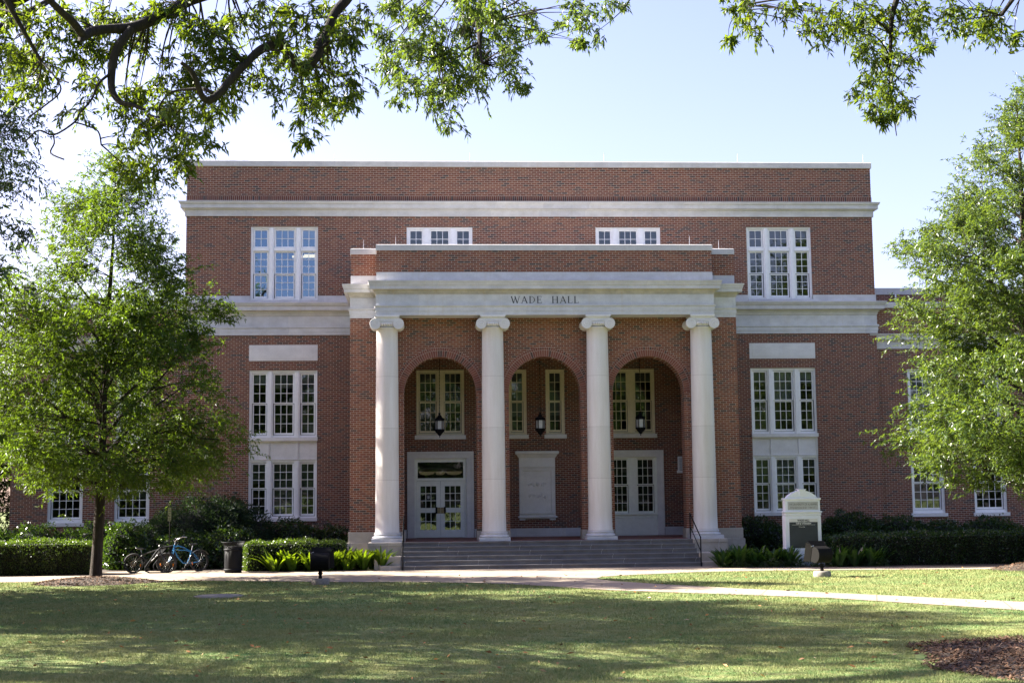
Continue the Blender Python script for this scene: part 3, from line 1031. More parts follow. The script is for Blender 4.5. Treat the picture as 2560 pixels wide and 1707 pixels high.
# louvred vent
m = MB()
m.box(9.5, 9.56, y - 0.01, y + 0.1, 3.46, 3.99)
m.box(9.87, 9.93, y - 0.01, y + 0.1, 3.46, 3.99)
m.box(9.56, 9.87, y - 0.0105, y + 0.1, 3.93, 3.99)
m.box(9.46, 9.97, y - 0.06, y + 0.1, 3.36, 3.46)
for k in range(8):
    z = 3.48 + 0.056 * k
    m.quad((9.56, y + 0.01, z), (9.87, y + 0.01, z), (9.87, y + 0.06, z + 0.05), (9.56, y + 0.06, z + 0.05))
m.build("vent", M['white'], hall)

# carved tablet
m = MB()
px, pr_ = 3.43, 4.80
m.box(px, pr_, y - 0.06, y + 0.05, 1.80, 3.98)
m.ring(px, pr_, y - 0.06, y + 0.05, [(0.0, 3.98), (0.02, 4.0), (0.09, 4.10), (0.10, 4.12), (0.14, 4.125), (0.14, 4.22), (0.12, 4.24)])
for xa, xb, za, zb in ((px + 0.02, px + 0.16, 1.88, 3.60), (pr_ - 0.16, pr_ - 0.02, 1.88, 3.60), (px + 0.16, pr_ - 0.16, 3.50, 3.60), (px + 0.16, pr_ - 0.16, 1.88, 1.96)):
    m.box(xa, xb, y - 0.115, y - 0.058, za, zb)
m.box(px, pr_, y - 0.125, y - 0.058, 3.62, 3.68)
m.box(px - 0.05, pr_ + 0.06, y - 0.15, y + 0.05, 1.735, 1.80)
m.box(px, px + 0.22, y - 0.09, y + 0.05, 1.64, 1.735)
m.box(pr_ - 0.22, pr_, y - 0.09, y + 0.05, 1.64, 1.735)
m.box(px + 0.22, pr_ - 0.22, y - 0.088, y + 0.05, 1.69, 1.735)
tablet = m.build("carved_tablet", M['panel'], hall, bevel=0.006)
m = MB()
rs = random.Random(5)
for row, z in ((0, 2.98), (1, 2.55)):          # worn relief, too weathered to read
    for k in range(5):
        x = 3.86 + 0.13 * k
        for _ in range(3):
            dx, dz = rs.uniform(-.05, .05), rs.uniform(-.06, .06)
            r = rs.uniform(.025, .05)
            m.tube([(x + dx, y - 0.05, z + dz), (x + dx, y - 0.10, z + dz)], [r, r * .5], 10)
m.lathe(4.115, y - 0.06, [(0.02, 2.94), (0.05, 2.96), (0.06, 3.0), (0.05, 3.04), (0.02, 3.06)], 16)
m.build("relief", M['panel'], tablet, bevel=0.0)

# ---------------------------------------------------------------- steps and cheek blocks
m = MB()
nr, top_y, tread = 6, YE - 0.42, 0.325
rise = (FLOOR - G) / nr
for k in range(nr):
    z1 = FLOOR - rise * k
    yf = top_y - tread * (k if k else 0) - (0.02 if k == 0 else 0)
    yb = top_y + 0.3 if k == 0 else top_y - tread * (k - 1) + 0.02
    m.box(-0.90, 8.99, yf, yb, G - 0.2, z1 - (0.0 if k else -0.004))
    m.box(-0.90, 8.99, yf - 0.022, yf + 0.05, z1 - 0.045, z1 + 0.0045)
m.build("steps", M['step'], hall, bevel=0.008)
for x0, x1 in ((-2.02, -0.905), (8.995, 10.15)):
    m = MB()
    m.box(x0, x1, YE - 0.55, YE + 0.8, G - 0.2, 0.985)
    m.box(x0 + 0.25 if x0 < 0 else x0, x1 if x0 < 0 else x1 - 0.25, YE - 1.7, YE - 0.54, G - 0.2, 0.60)
    m.box(x0 + 0.45 if x0 < 0 else x0, x1 if x0 < 0 else x1 - 0.45, YE - 2.05, YE - 1.69, G - 0.2, 0.33)
    m.box(x0 - 0.01, x1 + 0.01, YE - 0.57, YE + 0.8, 0.905, 1.027)
    m.build("cheek_block", M['plinth'], hall, bevel=0.01)

# lightning rods on the coping
for x in (-8.95, -3.58, 1.667, 6.907, 12.192, 17.22):
    MB().tube([(x, YM + 0.2, 15.43), (x, YM + 0.2, 15.86)], [0.012, 0.004], 6).build("lightning_rod", M['steel'], hall)
for x, yy in ((-2.25, SIDE_Y + 0.15), (-1.1, YE + 0.2), (9.25, YE + 0.2), (10.45, SIDE_Y + 0.15)):
    MB().tube([(x, yy, 11.25), (x, yy, 11.62)], [0.012, 0.004], 6).build("lightning_rod", M['steel'], hall)
# ================================================================ LANTERNS under the arches
def copy_thing(root, name, loc, label, group=None):
    r = root.copy()
    r.name = name
    COL.objects.link(r)
    r.location = loc
    r["label"] = label
    if group:
        r["group"] = group
    for ch in root.children:
        c = ch.copy()
        COL.objects.link(c)
        c.parent = r
        for g in ch.children:
            d = g.copy()
            COL.objects.link(d)
            d.parent = c
    return r


M['lantern_glass'] = plain_mat("frosted_lantern_glass", (.55, .56, .55), 0.25, vary=0.08)
LZ = 4.69
lan = thing("hanging_lantern", (0, 0, 0), "black hanging lantern under the arch above the entrance doors", "lantern", "lanterns under the portico arches")
m = MB()
n = 6
m.lathe(0, 0, [(0.0, .90), (0.035, .90), (0.035, .885), (0.06, .87), (0.02, .845), (0.03, .83), (0.065, .80), (0.09, .74), (0.14, .70), (0.19, .675), (0.195, .655), (0.175, .64), (0.175, .60)], 6, False)
m.build("lantern_cap", M['iron'], lan)
m = MB()
for k in range(n):
    a = 2 * math.pi * k / n
    m.box(-.012, .012, -.012, .012, .30, .60)
    for i in range(-8, 0):
        x, yy, z = m.v[i]
        m.v[i] = (x + .168 * math.cos(a), yy + .168 * math.sin(a), z)
m.lathe(0, 0, [(0.19, .26), (0.19, .30), (0.175, .305)], 6, False)
m.build("lantern_frame", M['iron'], lan)
MB().lathe(0, 0, [(0.155, .30), (0.155, .60)], 6, False).build("lantern_glass", M['lantern_glass'], lan)
m = MB()
m.lathe(0, 0, [(0.0, 0.0), (0.02, .015), (0.02, .04), (0.008, .055), (0.05, .08), (0.10, .15), (0.16, .22), (0.19, .255)], 6, False)
m.build("lantern_base", M['iron'], lan)
m = MB()
m.tube([(0, 0, .90), (0, 0, 8.72 - LZ)], 0.009, 6)
for k in range(26):
    z = .93 + k * .12
    m.box(-.014, .014, -.006, .006, z, z + .05)
m.build("chain", M['iron'], lan)
lan.location = (0.424, 51.1, LZ)
copy_thing(lan, "hanging_lantern", (4.105, 51.1, LZ), "black hanging lantern under the middle arch, above the carved stone tablet")
copy_thing(lan, "hanging_lantern", (7.80, 51.1, LZ + 0.01), "black hanging lantern in front of the paired windows above the panelled bay")

# ================================================================ HANDRAILS
for x, lab in ((-0.83, "black iron handrail at the end of the steps beside the yellow green plants"), (8.93, "black iron handrail sloping down the end of the steps nearest the white sign")):
    h = thing("handrail", (x, YE - 1.3, G), lab, "handrail", "handrails at both ends of the steps")
    top = (x, YE - 0.30, FLOOR)
    bot = (x, YE - 2.10, G)
    m = MB()
    m.tube([top, (x, top[1], FLOOR + 0.87)], 0.021, 8)
    m.build("post", M['iron'], h)
    MB().tube([bot, (x, bot[1], G + 0.96)], 0.021, 8).build("post", M['iron'], h)
    MB().tube([(x, top[1] + 0.02, FLOOR + 0.87), (x, bot[1] - 0.02, G + 0.95)], 0.022, 8).build("rail", M['iron'], h)
    MB().tube([(x, top[1], FLOOR + 0.42), (x, bot[1], G + 0.50)], 0.017, 8).build("rail", M['iron'], h)


# ================================================================ FLOODLIGHTS on the lawn
def floodlight(loc, rz, label):
    t = thing("floodlight", (0, 0, 0), label, "floodlight", "floodlights on the lawn")
    m = MB()
    pr = [(0.25, -0.02), (0.265, 0.012), (0.265, 0.145), (0.245, 0.172), (0.0, 0.175)]
    m.lathe(0, 0, pr, 40)
    m.build("footing", M['concrete_base'], t)
    m = MB()
    m.tube([(0, 0, .10), (0, 0, .24)], 0.055, 12)
    m.tube([(0, 0, .22), (0, 0, .30)], 0.04, 12)
    m.box(-.05, .05, -.035, .035, .27, .40)
    m.tube([(-.07, 0, .32), (.07, 0, .32)], 0.02, 8)
    m.build("stem", M['bronze'], t)
    # housing: rounded back towards -y, square glazed mouth tilted up towards +y
    tilt = Matrix.Translation((0, 0, .64)) @ Matrix.Rotation(R(14), 4, 'X')
    m = MB()
    prof = []
    for k in range(11):
        an = -math.pi / 2 - math.pi * k / 10
        prof.append((0.20 * math.cos(an) * 1.0 - 0.02, 0.225 * math.sin(an)))
    prof = [(0.17, -0.235)] + prof + [(0.17, 0.235)]
    L = 0.27
    vs, nn = [], len(prof)
    for x in (-L, L):
        vs += [tuple(tilt @ Vector((x, a, b))) for a, b in prof]
    fs = [(i, i + 1, i + 1 + nn, i + nn) for i in range(nn - 1)] + [tuple(range(nn))[::-1], tuple(range(nn, 2 * nn))]
    m.add(vs, fs)
    m.build("lamp_housing", M['bronze'], t, bevel=0.012)
    m = MB()
    q = [tilt @ Vector(p) for p in ((-L + .02, .175, -.21), (L - .02, .175, -.21), (L - .02, .175, .21), (-L + .02, .175, .21))]
    m.quad(*[tuple(p) for p in q])
    m.build("lens", M['glass'], t)
    for nm, a, b, c, d in (("visor", (-L, .17, .236), (L, .17, .236), (L + .05, .36, .33), (-L - .05, .36, .33)),
                           ("barn_door", (-L - .003, .15, -.23), (-L - .003, .15, .24), (-L - .09, .36, .30), (-L - .09, .36, -.28)),
                           ("barn_door", (L + .003, .15, -.23), (L + .003, .15, .24), (L + .09, .36, .30), (L + .09, .36, -.28))):
        m = MB()
        q = [tilt @ Vector(p) for p in (a, b, c, d)]
        nrm = (q[1] - q[0]).cross(q[3] - q[0]).normalized() * 0.006
        m.add([tuple(p + nrm) for p in q] + [tuple(p - nrm) for p in q], [(0, 1, 2, 3), (7, 6, 5, 4), (0, 4, 5, 1), (1, 5, 6, 2), (2, 6, 7, 3), (3, 7, 4, 0)])
        m.build(nm, M['bronze'], t)
    MB().tube([tuple(tilt @ Vector((-L - .03, .16, .22))), tuple(tilt @ Vector((-L + .06, .16, .245)))], 0.014, 8).build("hinge", M['steel'], t)
    t.location = loc
    t.rotation_euler = (0, 0, rz)
    t.scale = (.92, .92, .95)
    return t


floodlight((-2.95, 38.95, G), R(-4), "black floodlight with rounded back on a concrete footing, in front of the yellow green plants")
floodlight((11.03, 39.2, G), R(24), "black floodlight turned half sideways on a round concrete footing, in front of the white sign")

# ================================================================ MONUMENT SIGN
SX0, SX1, SY = 11.63, 12.79, 45.4
M['sign_white'] = plain_mat("white_sign_paint", (.69, .735, .82), 0.4, vary=0.04)
M['sign_navy'] = plain_mat("charcoal_sign_panel", (.030, .038, .052), 0.35, spec=0.3, vary=0.2, scale=2)
M['sign_grey'] = plain_mat("grey_inscription_panel", (.40, .42, .43), 0.6, vary=0.1)
M['sign_text'] = plain_mat("bronze_sign_letter", (.10, .09, .075), 0.6)
M['sign_paper'] = plain_mat("pale_header_strip", (.62, .64, .63), 0.5, vary=0.03)
sg = thing("monument_sign", ((SX0 + SX1) / 2, SY + 0.2, G), "white arched monument sign with a dark directory panel in front of the right hand windows", "sign")
cxs = (SX0 + SX1) / 2 + 0.005
m = MB()
m.box(SX0 - 0.01, SX1 + 0.01, SY, SY + 0.42, 0.74, 1.775)
m.box(SX0 - 0.03, SX1 + 0.03, SY - 0.02, SY + 0.44, 0.56, 0.742)
m.box(SX0 - 0.06, SX1 + 0.06, SY - 0.05, SY + 0.47, G - 0.1, 0.562)
m.box(SX0 + 0.01, SX1, SY + 0.03, SY + 0.39, 1.93, 2.30)
m.ring(SX0, SX1, SY + 0.01, SY + 0.42, [(0.0, 1.774), (0.0, 1.80), (0.015, 1.81), (0.015, 1.85), (0.0, 1.86), (0.0, 1.885), (0.035, 1.90), (0.05, 1.905), (0.05, 1.935), (0.0, 1.945)])
m.ring(SX0 + 0.01, SX1, SY + 0.03, SY + 0.40, [(0.0, 2.295), (0.02, 2.305), (0.03, 2.33), (0.03, 2.365), (0.0, 2.37)])
body = m.build("sign_body", M['sign_white'], sg, bevel=0.006)
m = MB()
Ra, hh = 0.555, 0.245
rad = (0.51 ** 2 + hh ** 2) / (2 * hh)
vs = []
na = 24
for y_ in (SY + 0.05, SY + 0.38):
    vs.append((cxs - 0.51, y_, 2.369))
    for k in range(na + 1):
        x = -0.51 + 1.02 * k / na
        vs.append((cxs + x, y_, 2.37 + math.sqrt(max(0, rad ** 2 - x ** 2)) - (rad - hh)))
    vs.append((cxs + 0.51, y_, 2.369))
k2 = na + 3
m.add(vs, [tuple(range(k2)), tuple(range(k2, 2 * k2))[::-1]] + [(i, i + k2, i + 1 + k2, i + 1) for i in range(k2 - 1)])
m.build("arched_top", M['sign_white'], body)
m = MB()
m.add([(cxs - .085, SY + .02, 2.47), (cxs + .085, SY + .02, 2.47), (cxs + .115, SY + .02, 2.655), (cxs - .115, SY + .02, 2.655),
       (cxs - .085, SY + .41, 2.47), (cxs + .085, SY + .41, 2.47), (cxs + .115, SY + .41, 2.655), (cxs - .115, SY + .41, 2.655)],
      [(0, 1, 2, 3), (7, 6, 5, 4), (0, 4, 5, 1), (1, 5, 6, 2), (2, 6, 7, 3), (3, 7, 4, 0)])
m.box(cxs - .13, cxs + .13, SY + .01, SY + .42, 2.63, 2.66)
m.build("keystone", M['sign_white'], body, bevel=0.006)
MB().box(11.72, 12.725, SY + 0.022, SY + 0.032, 1.99, 2.255).build("inscription_panel", M['sign_grey'], body)
MB().box(11.745, 12.68, SY - 0.012, SY + 0.002, 0.755, 1.592).build("directory_panel", M['sign_navy'], body)
MB().box(11.745, 12.68, SY - 0.013, SY + 0.002, 1.594, 1.703).build("header_strip", M['sign_paper'], body)
MB().box(11.83, 12.60, SY - 0.0155, SY - 0.0125, 1.500, 1.507).build("rule_line", M['sign_paper'], body)
DG = None


def text_mesh(name, text, x, z, height, y, mat, parent, align='CENTER', bold=0.0, spacing=1.0, width=None):
    cu = bpy.data.curves.new(name, 'FONT')
    cu.body = text
    cu.size = height / 0.73
    cu.align_x = align
    cu.space_character = spacing
    cu.offset = bold
    tmp = bpy.data.objects.new(name + "_src", cu)
    COL.objects.link(tmp)
    dg = bpy.context.evaluated_depsgraph_get()
    me = bpy.data.meshes.new_from_object(tmp.evaluated_get(dg))
    bpy.data.objects.remove(tmp)
    bpy.data.curves.remove(cu)
    sx = 1.0
    if width:
        xs = [v.co.x for v in me.vertices]
        sx = width / (max(xs) - min(xs))
    mt = Matrix(((sx, 0, 0, x), (0, 0, -1, y), (0, 1, 0, z), (0, 0, 0, 1)))
    me.transform(Matrix.Translation(-parent_offset(parent)) @ mt)
    me.name = name
    me.materials.clear()
    me.materials.append(mat)
    o = bpy.data.objects.new(name, me)
    COL.objects.link(o)
    o.parent = parent
    return o


text_mesh("lettering", "THE UNIVERSITY OF ALABAMA", cxs + 0.005, 2.135, 0.070, SY + 0.019, M['sign_text'], body, width=0.93)
text_mesh("lettering", "FOUNDED 1831", cxs + 0.005, 2.030, 0.062, SY + 0.019, M['sign_text'], body, spacing=1.35, width=0.80)
text_mesh("lettering", "WADE HALL", cxs, 1.615, 0.068, SY - 0.0165, M['sign_navy'], body, bold=0.004, width=0.41)
text_mesh("lettering", "College of Education", cxs, 1.528, 0.052, SY - 0.0165, M['sign_paper'], body, bold=0.003, width=0.50)
text_mesh("lettering", "\u2022Kinesiology", cxs - 0.06, 1.425, 0.036, SY - 0.0165, M['sign_paper'], body, width=0.21)
text_mesh("lettering", "\u25a0 Exit  Only", 11.86, 0.775, 0.026, SY - 0.0165, M['sign_paper'], body, width=0.16) if False else None

# ================================================================ LITTER BIN
cn = thing("litter_bin", (-6.27, 46.0, G), "black slatted metal litter bin with a flared rim beside the low hedge", "bin")
m = MB()
nS = 44
prof = [(0.0, .285), (.30, .285), (.40, .285), (.80, .292), (.90, .315), (.965, .36), (.985, .375)]
for k in range(nS):
    a = 2 * math.pi * k / nS
    ca, sa = math.cos(a), math.sin(a)
    da = 0.0148
    vs = []
    for z, r_ in prof[1:]:
        z0 = z if z > .31 else .09
        for s in (-1, 1):
            vs.append((-6.27 + (r_) * math.cos(a + s * da / r_), 46.0 + r_ * math.sin(a + s * da / r_), G + z0))
    for i in range(len(prof) - 2):
        m.add([vs[2 * i], vs[2 * i + 1], vs[2 * i + 3], vs[2 * i + 2]], [(0, 1, 2, 3)])
m.build("slat", M['iron'], cn)
m = MB()
m.lathe(-6.27, 46.0, [(0.25, G), (0.27, G + .005), (0.27, G + .07), (0.30, G + .09), (0.30, G + .14), (0.285, G + .145)], 40)
m.build("base_ring", M['iron'], cn)
MB().lathe(-6.27, 46.0, [(0.288, G + .73), (0.305, G + .735), (0.305, G + .77), (0.288, G + .775)], 40).build("band", M['iron'], cn)
m = MB()
m.tube([(-6.27 + .375 * math.cos(a), 46 + .375 * math.sin(a), G + .985) for a in [2 * math.pi * k / 40 for k in range(41)]], 0.012, 6)
m.build("rim", M['iron'], cn)
MB().lathe(-6.27, 46.0, [(0.24, G + .08), (0.265, G + .1), (0.265, G + .86), (0.25, G + .86)], 32).build("liner", plain_mat("liner_plastic", (.006, .006, .007), 0.6), cn)


# ================================================================ BICYCLES AND RACK
M['tyre'] = plain_mat("tyre_rubber", (.016, .016, .016), 0.75, vary=0.2)
M['chrome'] = plain_mat("bright_metal", (.6, .6, .6), 0.18, metal=1.0)
M['bike_blue'] = plain_mat("blue_bicycle_paint", (.006, .135, .32), 0.25, vary=0.05)
M['bike_black'] = plain_mat("matt_black_bicycle_paint", (.02, .021, .024), 0.35, vary=0.1)
M['saddle'] = plain_mat("black_saddle_vinyl", (.018, .018, .02), 0.35)
M['reflector'] = plain_mat("amber_reflector", (.55, .17, .02), 0.2)


def wheel(bike, cx, r, tyre_r, disc=False, fat=1.0):
    m = MB()
    nn = 44
    m.tube([(cx + (r - tyre_r) * math.cos(2 * math.pi * k / nn), 0, r + (r - tyre_r) * math.sin(2 * math.pi * k / nn)) for k in range(nn + 1)], tyre_r, 8, cap=False)
    w_ = m.build("wheel", M['tyre'], bike)
    m = MB()
    rr_ = r - 2 * tyre_r - 0.006
    m.tube([(cx + rr_ * math.cos(2 * math.pi * k / nn), 0, r + rr_ * math.sin(2 * math.pi * k / nn)) for k in range(nn + 1)], 0.0095, 6, cap=False)
    m.build("rim", M['bike_black'], w_)
    m = MB()
    for k in range(16):
        a = 2 * math.pi * k / 16
        s = 0.03 if k % 2 else -0.03
        m.tube([(cx + .018 * math.cos(a + .6), s, r + .018 * math.sin(a + .6)), (cx + rr_ * math.cos(a), 0, r + rr_ * math.sin(a))], 0.0018, 4, cap=False)
    m.tube([(cx, -.05, r), (cx, .05, r)], 0.02, 10)
    m.build("spokes", M['steel'], w_)
    if disc:
        m = MB()
        m.tube([(cx + .075 * math.cos(2 * math.pi * k / 20), -.036, r + .075 * math.sin(2 * math.pi * k / 20)) for k in range(21)], 0.009, 4, cap=False)
        m.build("brake_disc", M['brass'], w_)
    m = MB()
    a = -0.4
    m.box(cx + rr_ * .80, cx + rr_ * .80 + 0.03, -.014, .014, r - .11, r - .02)
    m.build("reflector", M['reflector'], w_)
    return w_


def saddle(bike, x, z):
    m = MB()
    pts = [(-.14, .075, .022), (-.08, .07, .03), (0.0, .045, .028), (0.07, .022, .024), (0.13, .018, .02)]
    vs = []
    nn = 10
    for dx, wy, hz in pts:
        for k in range(nn):
            a = 2 * math.pi * k / nn
            vs.append((x + dx, wy * math.cos(a), z + hz * math.sin(a) + (.012 if dx < -.1 else 0)))
    fs = [(i * nn + k, i * nn + (k + 1) % nn, (i + 1) * nn + (k + 1) % nn, (i + 1) * nn + k) for i in range(4) for k in range(nn)]
    m.add(vs, fs + [tuple(range(nn))[::-1], tuple(range(4 * nn, 5 * nn))], True)
    m.build("saddle", M['saddle'], bike)


def crank(bike, x, z):
    m = MB()
    m.tube([(x + .085 * math.cos(2 * math.pi * k / 24), -.05, z + .085 * math.sin(2 * math.pi * k / 24)) for k in range(25)], 0.009, 5, cap=False)
    for k in range(5):
        a = 2 * math.pi * k / 5
        m.tube([(x, -.05, z), (x + .08 * math.cos(a), -.05, z + .08 * math.sin(a))], 0.007, 5)
    m.tube([(x, -.07, z), (x, .07, z)], 0.018, 8)
    m.tube([(x, -.07, z), (x + .07, -.075, z - .15)], 0.010, 6)
    m.tube([(x, .07, z), (x - .07, .075, z + .15)], 0.010, 6)
    m.box(x + .02, x + .12, -.16, -.08, z - .165, z - .14)
    m.box(x - .12, x - .02, .08, .16, z + .14, z + .165)
    m.build("crank", M['bike_black'], bike)


# black mountain bike: rear wheel to the left, along x
bk = thing("bicycle", (0, 0, 0), "black mountain bicycle with disc brakes locked to the rack, nearest the young tree", "bicycle", "bicycles at the rack")
wheel(bk, 0.0, 0.325, 0.027, True)
wheel(bk, 1.06, 0.325, 0.027, True)
m = MB()
A_, B_, H1, H2, S_ = (0, 0, .325), (.43, 0, .30), (.83, 0, .78), (.86, 0, .68), (.27, 0, .60)
m.tube([H1, S_], 0.018, 8)
m.tube([H2, (.62, 0, .42), B_], 0.024, 8)
m.tube([B_, S_, (.235, 0, .68)], 0.018, 8)
for s in (-.05, .05):
    m.tube([(0, s, .325), (.2, s, .325), (.43, s * .5, .30)], 0.011, 6)
    m.tube([(0, s, .325), (.27, s * .4, .58)], 0.010, 6)
m.tube([(.805, 0, .86), (.87, 0, .62)], 0.022, 8)
m.build("frame", M['bike_black'], bk)
m = MB()
m.tube([(.87, 0, .63), (.885, 0, .60)], 0.03, 8)
for s in (-.06, .06):
    m.tube([(.885, s, .62), (.96, s, .48), (1.06, s, .325)], [.019, .019, .013], 8)
m.build("fork", M['bike_black'], bk)
m = MB()
m.tube([(.805, 0, .86), (.85, 0, .91)], 0.018, 8)
m.tube([(.80, -.31, .93), (.85, -.15, .915), (.85, .15, .915), (.80, .31, .93)], 0.013, 8)
m.tube([(.80, -.31, .93), (.825, -.21, .922)], 0.019, 8)
m.tube([(.80, .31, .93), (.825, .21, .922)], 0.019, 8)
m.tube([(.86, -.2, .93), (.92, -.18, .89)], 0.008, 6)
m.tube([(.86, .2, .93), (.92, .18, .89)], 0.008, 6)
m.build("handlebar", M['bike_black'], bk)
m = MB()
m.tube([(.25, 0, .64), (.215, 0, .78)], 0.014, 8)
m.build("seat_post", M['steel'], bk)
saddle(bk, .20, .80)
crank(bk, .43, .30)
bk.location = (-9.56, 46.6, G)
bk.rotation_euler = (R(-4), 0, R(-3))

# blue cruiser
bl = thing("bicycle", (0, 0, 0), "bright blue cruiser bicycle with swept chrome handlebars leaning at the rack", "bicycle", "bicycles at the rack")
wheel(bl, 0.0, 0.335, 0.026, fat=1.0)
wheel(bl, 1.10, 0.335, 0.026, fat=1.0)
m = MB()
m.tube([(.86, 0, .82), (.72, 0, .86), (.52, 0, .80), (.27, 0, .66)], 0.019, 10)
m.tube([(.86, 0, .76), (.66, 0, .72), (.45, 0, .71), (.27, 0, .64)], 0.015, 10)
m.tube([(.87, 0, .74), (.72, 0, .46), (.56, 0, .30), (.42, 0, .28)], 0.021, 10)
m.tube([(.42, 0, .28), (.33, 0, .47), (.26, 0, .70)], 0.018, 10)
for s in (-.055, .055):
    m.tube([(0, s, .335), (.2, s, .30), (.42, s * .4, .28)], 0.012, 8)
    m.tube([(0, s, .335), (.13, s, .52), (.27, s * .3, .66)], 0.012, 8)
m.tube([(.845, 0, .90), (.885, 0, .72)], 0.022, 10)
m.build("frame", M['bike_blue'], bl)
m = MB()
for s in (-.06, .06):
    m.tube([(.885, s, .73), (.93, s, .58), (1.02, s, .42), (1.10, s, .335)], [.016, .016, .014, .011], 8)
m.tube([(.885, -.07, .725), (.885, .07, .725)], 0.016, 8)
m.build("fork", M['bike_blue'], bl)
m = MB()
m.tube([(.84, 0, .90), (.82, 0, 1.00)], 0.013, 8)
m.tube([(.58, -.33, 1.12), (.70, -.30, 1.13), (.82, -.14, 1.06), (.83, 0, 1.00), (.82, .14, 1.06), (.70, .30, 1.13), (.58, .33, 1.12)], 0.0115, 8)
m.build("handlebar", M['chrome'], bl)
for s in (-1, 1):
    MB().tube([(.56, s * .333, 1.12), (.68, s * .306, 1.128)], 0.017, 8).build("grip", M['steel'], bl)
MB().tube([(.265, 0, .66), (.215, 0, .86)], 0.013, 8).build("seat_post", M['steel'], bl)
saddle(bl, .20, .90)
crank(bl, .42, .28)
m = MB()
pts = [(-.02 + .39 * math.cos(a), 0, .335 + .375 * math.sin(a)) for a in [R(20 + 9 * k) for k in range(15)]]
for i in range(len(pts) - 1):
    a, b = pts[i], pts[i + 1]
    m.quad((a[0], -.035, a[2] - .004), (b[0], -.035, b[2] - .004), (b[0], 0, b[2] + .01), (a[0], 0, a[2] + .01))
    m.quad((a[0], 0, a[2] + .01), (b[0], 0, b[2] + .01), (b[0], .035, b[2] - .004), (a[0], .035, a[2] - .004))
m.build("mudguard", M['bike_black'], bl)
bl.location = (-7.56, 47.35, G)
bl.rotation_euler = (R(5), 0, R(180 + 33))

# A-frame rack seen end on
rk = thing("bike_rack", (-8.7, 46.9, G), "black tubular grid bike rack standing between the two bicycles", "bike rack")
m = MB()
for y_ in (46.35, 47.75):
    m.tube([(-8.42, y_, G + .03), (-8.98, y_, G + .03), (-9.12, y_, G + .09), (-9.13, y_, G + .20), (-8.78, y_, G + .70), (-8.66, y_, G + .82), (-8.40, y_, G + .86)], 0.024, 8)
m.build("end_frame", M['iron'], rk)
m = MB()
for a, z in ((-8.40, .86), (-8.70, .78), (-8.90, .53)):
    m.tube([(a, 46.35, G + z), (a, 47.75, G + z)], 0.017, 6)
m.build("rail", M['iron'], rk)
m = MB()
for k in range(1, 12):
    y_ = 46.35 + 1.4 * k / 12
    m.tube([(-8.90, y_, G + .53), (-8.70, y_, G + .78), (-8.45, y_, G + .85), (-8.32, y_, G + .55)], 0.008, 6)
m.build("wheel_bars", M['iron'], rk)

# thin post with a sign plate seen edge on
sp_ = thing("sign_post", (-8.66, 48.0, G), "thin brown post with a small sign seen edge on, by the big shrub", "sign post")
MB().tube([(-8.66, 48.0, G), (-8.66, 48.0, 2.24)], 0.022, 8).build("post", M['bronze'], sp_)
m = MB()
m.box(-8.71, -8.60, 47.86, 47.885, 1.83, 2.27)
o = m.build("sign_plate", M['steel'], sp_)
m = MB()
for k in range(7):
    m.box(-8.700, -8.612, 47.857, 47.861, 1.87 + k * .055, 1.885 + k * .055)
m.build("plate_marking", M['bronze'], sp_)

# flat utility cover in the grass
uc = MB()
uc.lathe(-5.05, 34.55, [(0.60, G - 0.02), (0.60, G + 0.022), (0.52, G + 0.035), (0.0, G + 0.036)], 40)
tag(uc.build("utility_cover", M['concrete_base']), "flat round concrete utility cover set in the shaded lawn", "utility cover")
# ================================================================ FOLIAGE HELPERS
def nrm(a):
    return a / np.maximum(np.linalg.norm(a, axis=-1, keepdims=True), 1e-9)


def leaf_arrays(P, D, L, W, tone, bend=0.18, mid=0.42):
    """diamond leaves: base point, direction, length, width (arrays)"""
    n = len(P)
    S = nrm(np.cross(D, nrm(RNG.normal(size=(n, 3)))))
    L, W = np.broadcast_to(L, n)[:, None], np.broadcast_to(W, n)[:, None]
    dn = np.array([0, 0, -1.0])
    mp = P + D * L * mid
    tip = P + D * L + dn * (bend * L)
    V = np.stack([P, mp + S * W / 2, tip, mp - S * W / 2], 1).reshape(-1, 3)
    F = np.arange(n * 4).reshape(-1, 4)
    return V, F, np.repeat(tone, 4)


def twig_arrays(S, E, r0, r1):
    n = len(S)
    d = nrm(E - S)
    a = nrm(np.cross(d, nrm(RNG.normal(size=(n, 3)))))
    b = np.cross(d, a)
    vs = []
    for p, r in ((S, r0), (E, r1)):
        for k in range(3):
            an = 2 * math.pi * k / 3
            vs.append(p + (a * math.cos(an) + b * math.sin(an)) * np.broadcast_to(r, n)[:, None])
    V = np.stack(vs, 1).reshape(-1, 3)
    base = np.arange(n)[:, None] * 6
    F = np.concatenate([base + np.array([[k, (k + 1) % 3, 3 + (k + 1) % 3, 3 + k]]) for k in range(3)])
    return V, F, np.zeros(n * 6)


def merge(parts):
    Vs, Fs, Ts, o = [], [], [], 0
    for V, F, T in parts:
        Vs.append(V)
        Fs.append(F + o)
        Ts.append(T)
        o += len(V)
    return np.concatenate(Vs), np.concatenate(Fs), np.concatenate(Ts)


